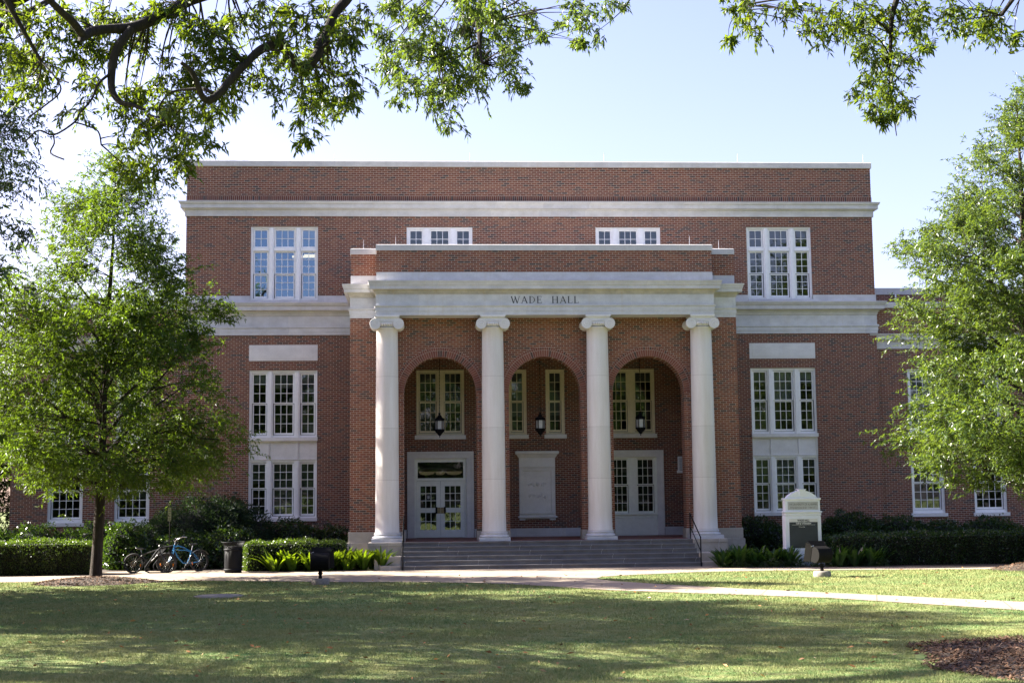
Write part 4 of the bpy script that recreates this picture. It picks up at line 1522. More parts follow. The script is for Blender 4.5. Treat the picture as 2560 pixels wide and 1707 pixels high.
def clump_leaves(C, r, ntw, nlf, L, W, out=None, up=0.1, droop=0.35, hang=0.5, flat=0.75, jl=0.42, tonebase=None):
    """C (n,3) clump centres, r (n,) radii -> leaf and twig arrays"""
    n = len(C)
    Ci, ri = np.repeat(C, ntw, 0), np.repeat(r, ntw)
    T = n * ntw
    d = RNG.normal(size=(T, 3))
    d[:, 2] = d[:, 2] * flat + up
    if out is not None:
        d += np.repeat(out, ntw, 0)
    d = nrm(d)
    s = Ci + RNG.normal(size=(T, 3)) * (ri * 0.42)[:, None]
    ln = ri * RNG.uniform(0.55, 1.15, T)
    dn = np.array([0, 0, -1.0])
    e = s + d * ln[:, None] + dn * (droop * ln)[:, None]
    t = np.tile(np.linspace(0.15, 1.0, nlf), T) + RNG.uniform(-.04, .04, T * nlf)
    sr, dr, lr = np.repeat(s, nlf, 0), np.repeat(d, nlf, 0), np.repeat(ln, nlf)
    p = sr + dr * (lr * t)[:, None] + dn * (droop * lr * t * t)[:, None]
    ld = nrm(dr * 0.65 + RNG.normal(size=p.shape) * 0.6 + dn * hang)
    N = len(p)
    Ls = L * RNG.uniform(1 - jl, 1 + jl, N)
    tb = RNG.uniform(0, 1, n) if tonebase is None else tonebase
    tone = np.clip(np.repeat(tb, ntw * nlf) * 0.35 + np.repeat(RNG.uniform(0, 1, T), nlf) * 0.25 + RNG.uniform(0, 1, N) * 0.40, 0, 1)
    return leaf_arrays(p, ld, Ls, W * RNG.uniform(.75, 1.2, N), tone), twig_arrays(s, e, 0.0055, 0.002)


def limb_mesh(mb, pts, n=7):
    mb.tube([p[:3] for p in pts], [p[3] for p in pts], n)


def smooth_path(pts, sub=4):
    P = np.array(pts, dtype=float)
    out = []
    for i in range(len(P) - 1):
        p0, p1, p2, p3 = P[max(i - 1, 0)], P[i], P[i + 1], P[min(i + 2, len(P) - 1)]
        for k in range(sub):
            t = k / sub
            out.append(0.5 * ((2 * p1) + (p2 - p0) * t + (2 * p0 - 5 * p1 + 4 * p2 - p3) * t * t + (3 * p1 - p0 - 3 * p2 + p3) * t ** 3))
    out.append(P[-1])
    o = np.array(out)
    o[:, 3] = np.maximum(o[:, 3], 0.004)
    return [tuple(q) for q in o]


def connect(mb, nodes, C, r0=0.016, rise=0.0, below=True, seg=5, n=5, wob=0.06):
    """thin branch from the nearest skeleton node to each clump centre"""
    N = np.array([q[:3] for q in nodes])
    NR = np.array([q[3] for q in nodes])
    for c in C:
        d = np.linalg.norm(N - c, axis=1)
        if below:
            d = d + np.maximum(0, N[:, 2] - c[2] + 0.2) * 2.0
        i = int(np.argmin(d))
        a = N[i]
        ln = np.linalg.norm(c - a)
        if ln < 0.05:
            continue
        b = (a + c) / 2 + np.array([0, 0, rise * ln]) + RNG.normal(size=3) * wob * ln
        rad = min(r0 * (0.5 + 0.35 * ln), NR[i] * 0.9)
        pts = []
        for k in range(seg + 1):
            t = k / seg
            q = a * (1 - t) ** 2 + b * 2 * t * (1 - t) + c * t * t
            pts.append((q[0], q[1], q[2], max(0.0035, rad * (1 - 0.75 * t))))
        limb_mesh(mb, pts, n)


def build_tree(name, label, base, limbs, C, r, leaf, mats, group=None, connect_kw=None, cat="tree"):
    t = thing(name, base, label, cat, group)
    mb = MB()
    nodes = []
    for lb in limbs:
        sp = smooth_path(lb)
        limb_mesh(mb, sp, 9)
        nodes += sp
    kw = dict(r0=0.03)
    kw.update(connect_kw or {})
    connect(mb, nodes, C, **kw)
    mb.build("trunk", mats[1], t)
    lv, tw = clump_leaves(C, r, **leaf)
    V, F, T = merge([lv, tw])
    mi = np.concatenate([np.zeros(len(lv[1])), np.ones(len(tw[1]))])
    np_mesh("crown", V, F, [mats[0], mats[1]], t, T, midx=mi)
    return t


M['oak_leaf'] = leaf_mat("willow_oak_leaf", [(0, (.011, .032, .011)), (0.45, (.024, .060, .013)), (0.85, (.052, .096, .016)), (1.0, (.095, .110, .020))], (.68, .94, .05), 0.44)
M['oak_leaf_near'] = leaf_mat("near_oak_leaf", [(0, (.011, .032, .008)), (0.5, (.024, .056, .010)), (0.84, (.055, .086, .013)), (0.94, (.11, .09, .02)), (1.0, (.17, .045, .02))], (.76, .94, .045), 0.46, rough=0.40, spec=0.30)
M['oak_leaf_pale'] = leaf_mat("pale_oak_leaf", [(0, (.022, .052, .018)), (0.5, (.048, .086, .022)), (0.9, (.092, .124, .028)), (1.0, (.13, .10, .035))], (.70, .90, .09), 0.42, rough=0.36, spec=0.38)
M['dark_leaf'] = leaf_mat("dark_oak_leaf", [(0, (.004, .012, .006)), (0.6, (.008, .020, .009)), (1.0, (.014, .030, .010))], (.3, .5, .08), 0.2, spec=0.15)
M['bark_dark'] = bark_mat("dark_furrowed_bark", (.008, .007, .006), (.036, .029, .024))
M['bark'] = bark_mat("brown_bark", (.014, .011, .009), (.052, .040, .031))
M['shrub_leaf'] = leaf_mat("glossy_shrub_leaf", [(0, (.006, .020, .010)), (0.6, (.013, .036, .014)), (1.0, (.028, .060, .017))], (.5, .85, .06), 0.28, rough=0.28, spec=0.5)
M['hedge_leaf'] = leaf_mat("clipped_hedge_leaf", [(0, (.012, .028, .009)), (0.6, (.024, .050, .013)), (1.0, (.065, .090, .022))], (.6, .9, .06), 0.32, rough=0.33, spec=0.45)
M['needle_leaf'] = leaf_mat("fine_shrub_leaf", [(0, (.006, .018, .011)), (0.6, (.011, .029, .016)), (1.0, (.020, .042, .020))], (.35, .6, .12), 0.22, rough=0.55, spec=0.2)
M['strap_leaf'] = leaf_mat("strap_leaf", [(0, (.035, .090, .015)), (0.6, (.085, .160, .020)), (1.0, (.150, .220, .030))], (.80, .95, .04), 0.48, rough=0.32, spec=0.4)  # brighter copy of the leaf, sunlight put into the colour
M['strap_leaf_dark'] = leaf_mat("deep_green_strap_leaf", [(0, (.010, .038, .014)), (0.7, (.020, .060, .020)), (1.0, (.050, .085, .032))], (.5, .85, .08), 0.35, rough=0.30, spec=0.45)  # darker copy of the same leaf, shade put into the colour
M['stem_core'] = plain_mat("twiggy_core", (.004, .006, .003), 0.95)  # near-black solid added inside the foliage to block light, inner shade as colour


def pip(px, py, poly):
    inside = np.zeros(len(px), bool)
    n = len(poly)
    for i in range(n):
        x0, y0 = poly[i]
        x1, y1 = poly[(i + 1) % n]
        c = (y0 > py) != (y1 > py)
        with np.errstate(divide='ignore', invalid='ignore'):
            xi = (x1 - x0) * (py - y0) / (y1 - y0) + x0
        inside ^= c & (px < xi)
    return inside


# ================================================================ GROUND
PATH = [(-45, 43.3), (-12.45, 42.15), (-6.08, 41.4), (-3.47, 40.15), (-0.42, 39.3), (1.2, 38.6), (2.26, 37.66), (3.4, 36.2), (4.43, 34.7), (6.3, 33.1), (8.86, 30.9), (11.4, 27.0), (15.5, 20.0), (19, 12),
        (21.5, 12), (17.5, 21.5), (14.6, 26), (12.3, 29.1), (9.26, 32.7), (7.65, 34.6), (5.9, 37.0), (4.95, 38.7), (4.70, 39.7), (5.0, 40.7), (5.94, 41.4), (8.15, 42.5), (10.85, 42.75), (14.7, 42.3), (17.2, 41.7), (45, 40.5),
        (45, 43.0), (17.2, 43.95), (14.5, 44.15), (9.6, 44.75), (9.3, 46.2), (-1.2, 46.3), (-3.4, 46.1), (-5.6, 45.6), (-5.9, 46.6), (-6.3, 47.6), (-9.2, 48.2), (-10.6, 47.8), (-10.75, 45.75), (-13, 45.7), (-45, 46.5)]
BEDS = [(-9.55, 41.15, 1.75, 1.35), (9.7, 18.6, 3.2, 3.15), (18.4, 41.55, 1.6, 1.2)]

t = NT("lawn_turf")
p = t.pos()
mpn = t.n("ShaderNodeMapping")
mpn.inputs["Scale"].default_value = (0.55, 1.0, 1.0)
t.l(p, mpn.inputs[0])
big = t.noise(mpn.outputs[0], 0.55, 5, 0.62)
med = t.noise(p, 5.0, 4, 0.65)
fin = t.noise(p, 55.0, 3, 0.7)
ga = t.n("ShaderNodeAttribute", attribute_name="tone")
c1 = t.mix(t.ramp(big, [(0.34, (0, 0, 0)), (0.66, (1, 1, 1))]), (.080, .185, .055), (.205, .224, .078))
c1 = t.mix(t.ramp(med, [(0.38, (0, 0, 0)), (0.70, (1, 1, 1))]), c1, (.275, .275, .12))
c1 = t.mix(0.65, c1, t.ramp(fin, [(0.28, (.52, .55, .50)), (0.72, (1.35, 1.32, 1.25))]), 'MULTIPLY')
c1 = t.mix(t.math('MULTIPLY', ga.outputs["Fac"], 0.5), c1, (.40, .35, .17))
prn = t.principled(c1, 0.8, spec=0.2, normal=t.bump(fin, 0.3, 0.012))
trn = t.n("ShaderNodeBsdfTranslucent")
t.l(c1, trn.inputs[0])
mxs = t.n("ShaderNodeMixShader")
mxs.inputs[0].default_value = 0.22
t.l(prn, mxs.inputs[1])
t.l(trn.outputs[0], mxs.inputs[2])
M['turf'] = t.done(mxs.outputs[0])
M['path'] = None
t = NT("brushed_concrete_path")
p = t.pos()
n1, n2, n3 = t.noise(p, 0.8, 5, 0.6), t.noise(p, 60, 3, 0.6), t.noise(p, 7, 4, 0.7)
c1 = t.mix(t.ramp(n1, [(0.3, (0, 0, 0)), (0.7, (1, 1, 1))]), (.245, .195, .148), (.31, .25, .19))
c1 = t.mix(0.4, c1, t.ramp(n2, [(0.3, (.75, .75, .75)), (0.7, (1.2, 1.2, 1.2))]), 'MULTIPLY')
c1 = t.mix(t.math('MULTIPLY', t.ramp(n3, [(0.60, (0, 0, 0)), (0.75, (1, 1, 1))]), 0.35), c1, (.19, .15, .115))
sp = t.n("ShaderNodeSeparateXYZ")
t.l(p, sp.inputs[0])
jx = t.math('LESS_THAN', t.math('FRACT', t.math('DIVIDE', t.math('ADD', sp.outputs[0], t.math('MULTIPLY', sp.outputs[1], -0.32)), 2.7)), 0.012)
jy = t.math('LESS_THAN', t.math('FRACT', t.math('DIVIDE', t.math('ADD', sp.outputs[1], t.math('MULTIPLY', sp.outputs[0], 0.06)), 2.35)), 0.010)
c1 = t.mix(t.math('MULTIPLY', t.math('MAXIMUM', jx, jy), 0.75), c1, (.10, .085, .07))
M['path'] = t.done(t.principled(c1, 0.85, spec=0.25, normal=t.bump(n2, 0.2, 0.005)))
M['soil'] = plain_mat("planting_soil", (.050, .034, .024), 0.95, vary=0.35, scale=6, bump=0.6)
t = NT("bark_mulch")
ga = t.n("ShaderNodeAttribute", attribute_name="tone")
c1 = t.ramp(ga.outputs["Fac"], [(0, (.034, .023, .016)), (0.4, (.098, .058, .036)), (0.75, (.19, .112, .070)), (0.93, (.24, .17, .12)), (1, (.36, .28, .21))])
M['mulch'] = t.done(t.principled(c1, 0.9, spec=0.15))

lw = MB()
nx = 40
lw.quad((-400, -300, G), (400, -300, G), (400, 500, G), (-400, 500, G))
tag(lw.build("lawn", M['turf']), kind='structure')


def poly_sheet(name, poly, z, mat, thick=0.0):
    from mathutils.geometry import delaunay_2d_cdt
    n = len(poly)
    vs, _, fs, _, _, _ = delaunay_2d_cdt([Vector(q) for q in poly], [(i, (i + 1) % n) for i in range(n)], [], 0, 1e-5)
    cs = np.array([[sum(vs[i][k] for i in f) / len(f) for k in (0, 1)] for f in fs])
    ok = pip(cs[:, 0], cs[:, 1], poly)
    me = bpy.data.meshes.new(name)
    me.from_pydata([(q[0], q[1], z) for q in vs], [], [tuple(f) for f, k in zip(fs, ok) if k])
    me.materials.append(mat)
    o = bpy.data.objects.new(name, me)
    COL.objects.link(o)
    o['kind'] = 'structure'
    return o


poly_sheet("path", PATH, G + 0.014, M['path'])
SOIL_L = [(-45, 46.3), (-10.76, 45.74), (-10.6, 47.85), (-9.2, 48.25), (-6.3, 47.65), (-5.9, 46.65), (-5.62, 45.62), (-3.4, 46.12), (-2.05, 46.2), (-2.05, 53.0), (-45, 53.2)]
SOIL_R = [(9.55, 44.77), (14.5, 44.17), (17.2, 43.97), (45, 43.1), (45, 53.2), (10.2, 53.0), (10.2, 46.0), (9.6, 46.0)]
poly_sheet("planting_bed", SOIL_L, G + 0.021, M['soil'])
poly_sheet("planting_bed", SOIL_R, G + 0.021, M['soil'])


def mulch_bed(cx, cy, rx, ry, h, nchip, size, seed):
    rs = np.random.default_rng(seed)
    nr_, na = 12, 44
    edge = 1 + 0.08 * np.sin(np.arange(na) * 2 * math.pi / na * 3 + seed) + 0.05 * np.sin(np.arange(na) * 2 * math.pi / na * 7 + 2 * seed)
    m = MB()
    vs = [(cx, cy, G + h)]
    for i in range(1, nr_ + 1):
        u = i / nr_
        for k in range(na):
            a = 2 * math.pi * k / na
            zz = G + 0.004 + h * (1 - u ** 1.7)
            vs.append((cx + rx * u * edge[k] * math.cos(a), cy + ry * u * edge[k] * math.sin(a), zz if i < nr_ else G - 0.01))
    fs = [(0, 1 + k, 1 + (k + 1) % na) for k in range(na)]
    fs += [(1 + (i - 1) * na + k, 1 + i * na + k, 1 + i * na + (k + 1) % na, 1 + (i - 1) * na + (k + 1) % na) for i in range(1, nr_) for k in range(na)]
    m.add(vs, fs, True)
    o = tag(m.build("mulch_bed", M['soil']), kind='structure')
    n = nchip
    a = rs.uniform(0, 2 * math.pi, n)
    u = np.sqrt(rs.uniform(0, 1, n)) * 1.03
    ed = np.interp(a, np.arange(na + 1) * 2 * math.pi / na, np.append(edge, edge[0]))
    P = np.stack([cx + rx * u * ed * np.cos(a), cy + ry * u * ed * np.sin(a), G + 0.012 + np.maximum(0, h * (1 - u ** 1.7)) + rs.uniform(0, .025, n)], 1)
    th = rs.uniform(0, 2 * math.pi, n)
    D = nrm(np.stack([np.cos(th), np.sin(th), rs.normal(0, .35, n)], 1))
    S = nrm(np.stack([-np.sin(th), np.cos(th), rs.normal(0, .45, n)], 1))
    L = (size * rs.uniform(.5, 1.6, n))[:, None]
    W = (size * 0.30 * rs.uniform(.6, 1.4, n))[:, None]
    V = np.stack([P - D * L / 2 - S * W / 2, P + D * L / 2 - S * W / 3, P + D * L / 2 + S * W / 2, P - D * L / 2 + S * W / 2], 1).reshape(-1, 3)
    tone = np.repeat(rs.beta(1.6, 2.2, n), 4)
    c = np_mesh("mulch_chips", V, np.arange(n * 4).reshape(-1, 4), M['mulch'], None, tone)
    tag(c, kind='stuff')


for (cx, cy, rx, ry), h, nch, sz, sd in zip(BEDS, (0.17, 0.10, 0.22), (3500, 16000, 1500), (0.055, 0.06, 0.06), (1, 2, 3)):
    mulch_bed(cx, cy, rx, ry, h, nch, sz, sd)


# ---- blades of the turf, short and mown
def grass():
    out = []
    for y0, y1, dens, hgt, wid in ((15.5, 20, 1900, .034, .0085), (20, 25, 1100, .036, .011), (25, 31, 620, .038, .015), (31, 37, 420, .040, .018), (37, 43.5, 300, .042, .021)):
        xa, xb = -0.315 * y1 - 1.0, 0.445 * y1 + 1.0
        n = int((xb - xa) * (y1 - y0) * dens)
        x, y = RNG.uniform(xa, xb, n), RNG.uniform(y0, y1, n)
        bad = pip(x, y, PATH)
        for cx, cy, rx, ry in BEDS:
            bad |= ((x - cx) / rx) ** 2 + ((y - cy) / ry) ** 2 < 0.93
        bad |= (x + 5.05) ** 2 + (y - 34.55) ** 2 < 0.36
        bad |= y > np.where(x > 5, 42.9, 42.4)
        x, y = x[~bad], y[~bad]
        n = len(x)
        h = hgt * RNG.uniform(.45, 1.35, n) * np.clip(0.9 + 0.35 * np.sin(x * 1.3 + 2 * np.sin(y * .9)) * np.sin(y * 1.1 + x * .4) + 0.35 * np.sin(x * 5.1 + y * 2.3) * np.sin(y * 6.7 - x * 1.9), .35, 1.7)
        a = RNG.uniform(0, 2 * math.pi, n)
        ln = RNG.normal(0, .55, (n, 2)) * h[:, None]
        wv = np.stack([np.cos(a), np.sin(a)], 1) * (wid / 2)
        b = np.stack([x, y], 1)
        z = np.full(n, G - .002)
        V = np.empty((n, 3, 3))
        V[:, 0, :2], V[:, 0, 2] = b - wv, z
        V[:, 1, :2], V[:, 1, 2] = b + wv, z
        V[:, 2, :2], V[:, 2, 2] = b + ln, G + h
        dry = RNG.uniform(0, 1, n)
        tn = np.clip((dry - .55) * 1.6, 0, 1)
        out.append((V.reshape(-1, 3), np.arange(n * 3).reshape(-1, 3), np.repeat(tn, 3)))
    V, F, T = merge(out)
    tag(np_mesh("grass", V, F, M['turf'], None, T), kind='stuff')


grass()
n = 800
fx, fy = RNG.uniform(-14, 17, n), 15.5 + 27 * RNG.uniform(0, 1, n) ** 1.3
fz = np.full(n, G + .03)
P = np.stack([fx, fy, fz], 1)
th = RNG.uniform(0, 2 * math.pi, n)
D = nrm(np.stack([np.cos(th), np.sin(th), RNG.normal(0.1, .25, n)], 1))
V, F, T = leaf_arrays(P, D, RNG.uniform(.06, .15, n), RNG.uniform(.022, .045, n), RNG.uniform(0, 1, n), bend=0.1)
t = NT("fallen_oak_leaf")
ga = t.n("ShaderNodeAttribute", attribute_name="tone")
M['fallen'] = t.done(t.principled(t.ramp(ga.outputs["Fac"], [(0, (.10, .05, .025)), (0.5, (.32, .13, .03)), (0.85, (.45, .22, .05)), (1, (.42, .33, .20))]), 0.7))
tag(np_mesh("fallen_leaves", V, F, M['fallen'], None, T), kind='stuff')


# ================================================================ HEDGES AND SHRUBS
def blob_leaves(blobs, per_m2, L, W, rough=0.12, hang=0.15, zmin=G + 0.03):
    """leaves in a loose skin over ellipsoids (cx,cy,cz,rx,ry,rz)"""
    parts = []
    for cx, cy, cz, rx, ry, rz in blobs:
        area = 4 * math.pi * (((rx * ry) ** 1.6 + (rx * rz) ** 1.6 + (ry * rz) ** 1.6) / 3) ** (1 / 1.6)
        n = int(area * per_m2)
        u = nrm(RNG.normal(size=(n, 3)))
        lump = 1 + rough * (np.sin(u[:, 0] * 7 + cx) * np.sin(u[:, 1] * 6 + cy) + 0.6 * np.sin(u[:, 2] * 11 + u[:, 0] * 9)) + RNG.normal(0, rough * .45, n)
        lump -= np.abs(RNG.normal(0, .10, n))
        P = np.array([cx, cy, cz]) + u * np.array([rx, ry, rz]) * lump[:, None]
        ok = P[:, 2] > zmin
        P, u = P[ok], u[ok]
        n = len(P)
        D = nrm(u * 0.8 + RNG.normal(size=(n, 3)) * 0.7 + np.array([0, 0, 0.25 - hang]))
        parts.append(leaf_arrays(P, D, L * RNG.uniform(.65, 1.3, n), W * RNG.uniform(.7, 1.25, n), RNG.uniform(0, 1, n)))
    return merge(parts)


def shrub(label, blobs, mat, per_m2=520, L=0.10, W=0.05, group="shrubs along the foot of the hall", name="shrub", rough=0.12):
    c = np.mean([b[:2] for b in blobs], 0)
    t = thing(name, (c[0], c[1], G), label, "shrub", group)
    V, F, T = blob_leaves(blobs, per_m2, L, W, rough)
    np_mesh("foliage", V, F, mat, t, T)
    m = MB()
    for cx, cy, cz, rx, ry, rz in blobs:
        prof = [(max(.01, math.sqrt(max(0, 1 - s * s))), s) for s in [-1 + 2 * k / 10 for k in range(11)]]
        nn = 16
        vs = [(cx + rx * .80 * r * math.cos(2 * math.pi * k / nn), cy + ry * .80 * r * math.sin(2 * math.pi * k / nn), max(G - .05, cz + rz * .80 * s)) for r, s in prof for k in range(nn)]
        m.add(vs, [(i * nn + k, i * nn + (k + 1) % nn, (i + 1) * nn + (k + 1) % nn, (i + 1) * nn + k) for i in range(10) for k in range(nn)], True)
    m.build("branches", M['stem_core'], t)  # added dark filler under the leaf skin, keeps light from passing through
    return t


def hedge(label, x0, x1, y0, y1, z1, per_m2=900, skew=0.0, mat=None, L=0.062, W=0.036):
    t = thing("hedge", ((x0 + x1) / 2, (y0 + y1) / 2, G), label, "hedge", "clipped low hedges")
    parts = []
    w_, d_, h_ = x1 - x0, y1 - y0, z1 - G
    for nrmv, area in (((0, 0, 1), w_ * d_), ((0, -1, 0), w_ * h_), ((0, 1, 0), w_ * h_ * .4), ((-1, 0, 0), d_ * h_), ((1, 0, 0), d_ * h_)):
        n = int(area * per_m2)
        a, b = RNG.uniform(0, 1, n), RNG.uniform(0, 1, n)
        if nrmv[2]:
            P = np.stack([x0 + a * w_, y0 + b * d_, np.full(n, z1)], 1)
        elif nrmv[1]:
            P = np.stack([x0 + a * w_, np.full(n, y0 if nrmv[1] < 0 else y1), G + .04 + b * (h_ - .04)], 1)
        else:
            P = np.stack([np.full(n, x0 if nrmv[0] < 0 else x1), y0 + a * d_, G + .04 + b * (h_ - .04)], 1)
        # rounded shoulders and a lumpy clipped face
        c = np.array([(x0 + x1) / 2, (y0 + y1) / 2, G + h_ * .4])
        e = np.abs((P - c) / np.array([w_ / 2, d_ / 2, h_ * .6]))
        k = np.sort(e, axis=1)[:, 1]
        P -= np.array(nrmv) * (0.16 * np.clip((k - .8) / .2, 0, 1) ** 2)[:, None]
        P += np.array(nrmv) * (0.035 * np.sin(P[:, 0] * 3.1 + P[:, 2] * 2) + 0.03 * np.sin(P[:, 1] * 4 + P[:, 0] * 7.3) + RNG.normal(-.015, .035, n))[:, None]
        P[:, 1] += skew * (P[:, 0] - x0)
        D = nrm(np.array(nrmv) * .7 + RNG.normal(size=(n, 3)) * .7 + np.array([0, 0, .15]))
        parts.append(leaf_arrays(P, D, L * RNG.uniform(.65, 1.3, n), W * RNG.uniform(.7, 1.3, n), RNG.uniform(0, 1, n)))
    V, F, T = merge(parts)
    np_mesh("foliage", V, F, mat or M['hedge_leaf'], t, T)
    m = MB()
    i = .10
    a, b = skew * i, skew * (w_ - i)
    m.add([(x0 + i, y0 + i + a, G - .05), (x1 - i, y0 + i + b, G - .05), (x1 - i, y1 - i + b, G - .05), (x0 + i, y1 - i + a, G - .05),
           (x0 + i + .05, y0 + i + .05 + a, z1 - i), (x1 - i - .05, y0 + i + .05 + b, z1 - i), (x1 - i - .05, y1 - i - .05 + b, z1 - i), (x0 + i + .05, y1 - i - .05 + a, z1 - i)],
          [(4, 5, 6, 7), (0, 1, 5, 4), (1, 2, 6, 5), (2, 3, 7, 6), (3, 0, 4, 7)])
    m.build("branches", M['stem_core'], t)  # dark box added inside the hedge to block light
    return t


hedge("clipped hedge with a sunlit top to the left of the young tree's trunk", -18.5, -10.72, 45.85, 47.1, 1.24)
hedge("short clipped hedge between the litter bin and the portico", -5.98, -2.75, 46.35, 47.35, 1.13, skew=0.12)
hedge("long shaded clipped hedge to the right of the white sign", 13.0, 24.0, 44.75, 46.1, 1.18, mat=M['shrub_leaf'], L=0.06, W=0.04)

SL, NL = M['shrub_leaf'], M['needle_leaf']
shrub("large dark rounded shrub as high as the window sill behind the sign post", [(-7.9, 50.3, 1.15, 1.75, 1.2, 1.40), (-6.5, 50.6, 1.0, 1.05, 1.1, 1.15), (-9.2, 50.2, .9, 1.0, 1.1, 1.1), (-7.2, 50.2, 1.4, 1.0, .9, 1.15)], NL, 640, .13, .035, rough=.14)
shrub("low broad dark shrub below the large rounded shrub, right behind the bicycles", [(-8.4, 49.1, .65, 1.2, .8, .8), (-6.9, 49.2, .7, 1.0, .8, .9)], SL, 620, .10, .052)
shrub("glossy leaved shrub catching the sun just right of the young tree's trunk", [(-10.35, 49.0, .8, .75, .7, .98), (-9.9, 48.7, .55, .6, .55, .7)], SL, 650, .105, .055)
shrub("glossy shrub under the second window from the left, behind the clipped hedge", [(-11.6, 50.6, .8, .95, .8, .95), (-12.5, 50.8, .7, .8, .7, .85)], SL, 560)
shrub("glossy shrub under the leftmost window, behind the clipped hedge", [(-13.9, 50.8, .75, 1.1, .8, .95), (-15.2, 50.8, .7, .9, .8, .85)], SL, 560)
shrub("glossy shrub under the left triple window, standing above the short hedge", [(-5.0, 51.0, .85, .85, .75, .95), (-4.3, 50.8, .75, .6, .6, .8)], SL, 620)
shrub("smaller glossy shrub between the triple window and the portico pillar", [(-3.45, 51.0, .75, .65, .7, .80), (-2.95, 50.8, .6, .4, .6, .6)], SL, 620)
for (x, hgt, lab) in ((11.9, 1.70, "dark shrub between the portico and the white sign"), (13.6, 1.45, "lower dark shrub immediately right of the white sign, under the triple window"),
                      (15.4, 1.86, "tallest peaked shrub of the shaded row, under the blank brick wall"), (17.2, 1.68, "dark shrub of the shaded row left of the wing windows"),
                      (18.9, 1.50, "dark shrub under the first ground floor window of the right wing"), (20.7, 1.62, "dark shrub under the rightmost ground floor window of the right wing")):
    z = (hgt - G) / 2 + G
    shrub(lab, [(x, 51.1, z - .05, 1.0, .8, (hgt - G) / 2 + .02), (x - .55, 51.2, z - .2, .7, .8, (hgt - G) / 2 - .15), (x + .6, 51.0, z - .15, .75, .8, (hgt - G) / 2 - .12)], SL, 560)
V, F, T = blob_leaves([(9.9 + .55 * k, 44.95 - .045 * k + .12 * math.sin(k * 2.1), G + .05, .42, .32, .22) for k in range(9)], 900, .05, .03)
tag(np_mesh("ground_cover", V, F, M['shrub_leaf'], None, T), kind='stuff')


# ---- arching strap leaved plants
def strap_mesh(seed, nl, lmin, lmax):
    rs = np.random.default_rng(seed)
    V, F, T = [], [], []
    for k in range(nl):
        az = rs.uniform(0, 2 * math.pi)
        el = rs.uniform(.95, 1.5)
        L = rs.uniform(lmin, lmax)
        w0 = rs.uniform(.042, .062)
        p = np.array([math.cos(az), math.sin(az), 0]) * rs.uniform(.02, .16)
        tw = rs.uniform(-.5, .5)
        tone = rs.uniform(0, 1)
        segs = 6
        o = len(V)
        for i in range(segs + 1):
            u = i / segs
            d = np.array([math.cos(az) * math.cos(el), math.sin(az) * math.cos(el), math.sin(el)])
            side = np.array([-math.sin(az + tw), math.cos(az + tw), 0.25 * tw])
            wd = w0 * (math.sin(math.pi * min(1, .10 + u * .90)) ** .75) * (0.35 if i == 0 else 1)
            V += [p - side * wd + np.array([0, 0, .012 * (1 - u)]), p + side * wd + np.array([0, 0, .012 * (1 - u)])]
            T += [tone, tone]
            if i < segs:
                F.append((o + 2 * i, o + 2 * i + 1, o + 2 * i + 3, o + 2 * i + 2))
            p = p + d * L / segs
            el -= rs.uniform(.03, .27) * (0.6 + u)
    return np.array(V), np.array(F), np.array(T)


def plant_row(spots, mat, label, group, lmin=.50, lmax=.88, nl=30):
    protos = []
    for i, (x, y, s) in enumerate(spots):
        if i < 3:
            V, F, T = strap_mesh(100 + i + int(x * 3), nl, lmin, lmax)
            o = np_mesh("strap_leaved_plant", V, F, mat, None, T)
            protos.append(o)
        else:
            o = protos[i % 3].copy()
            COL.objects.link(o)
        o.location = (x, y, G + .01)
        o.rotation_euler = (0, 0, 1.9 * i)
        o.scale = (s, s, s)
        tag(o, label, "plant", group)


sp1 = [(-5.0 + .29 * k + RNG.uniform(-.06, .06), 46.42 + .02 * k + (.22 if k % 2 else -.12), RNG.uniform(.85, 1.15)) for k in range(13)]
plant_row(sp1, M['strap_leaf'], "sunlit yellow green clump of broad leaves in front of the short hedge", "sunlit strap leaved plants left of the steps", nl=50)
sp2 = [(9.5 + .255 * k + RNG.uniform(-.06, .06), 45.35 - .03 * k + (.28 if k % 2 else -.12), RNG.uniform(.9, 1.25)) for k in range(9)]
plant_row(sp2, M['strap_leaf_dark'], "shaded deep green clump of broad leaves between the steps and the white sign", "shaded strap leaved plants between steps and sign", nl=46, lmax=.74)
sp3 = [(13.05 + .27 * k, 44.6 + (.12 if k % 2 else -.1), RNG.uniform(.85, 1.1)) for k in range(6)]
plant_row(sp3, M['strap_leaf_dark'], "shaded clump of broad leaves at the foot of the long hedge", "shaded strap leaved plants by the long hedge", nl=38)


# ================================================================ TREES
def envelope_clumps(cx, cy, prof, n, rad, zj=0.25, inner=0.35, keep=None, lean=(0, 0)):
    """clump centres in a crown given by (z, radius) pairs, denser towards the outside"""
    zs, rs_ = np.array([q[0] for q in prof]), np.array([q[1] for q in prof])
    C = []
    while len(C) < n:
        z = RNG.uniform(zs[0], zs[-1])
        rmax = np.interp(z, zs, rs_)
        if RNG.uniform(0, 1) > (rmax / rs_.max()) ** 1.5 + .04:
            continue
        a = RNG.uniform(0, 2 * math.pi)
        u = RNG.uniform(inner ** 2, 1) ** .5
        wob = 1 + .13 * math.sin(3 * a + z * 1.7) + .09 * math.sin(5 * a - z * 2.3)
        p = (cx + lean[0] * (z - zs[0]) + rmax * u * wob * math.cos(a), cy + lean[1] * (z - zs[0]) + rmax * u * wob * math.sin(a), z)
        if keep is None or keep(*p):
            C.append(p)
    C = np.array(C)
    return C, rad * RNG.uniform(.75, 1.3, len(C))


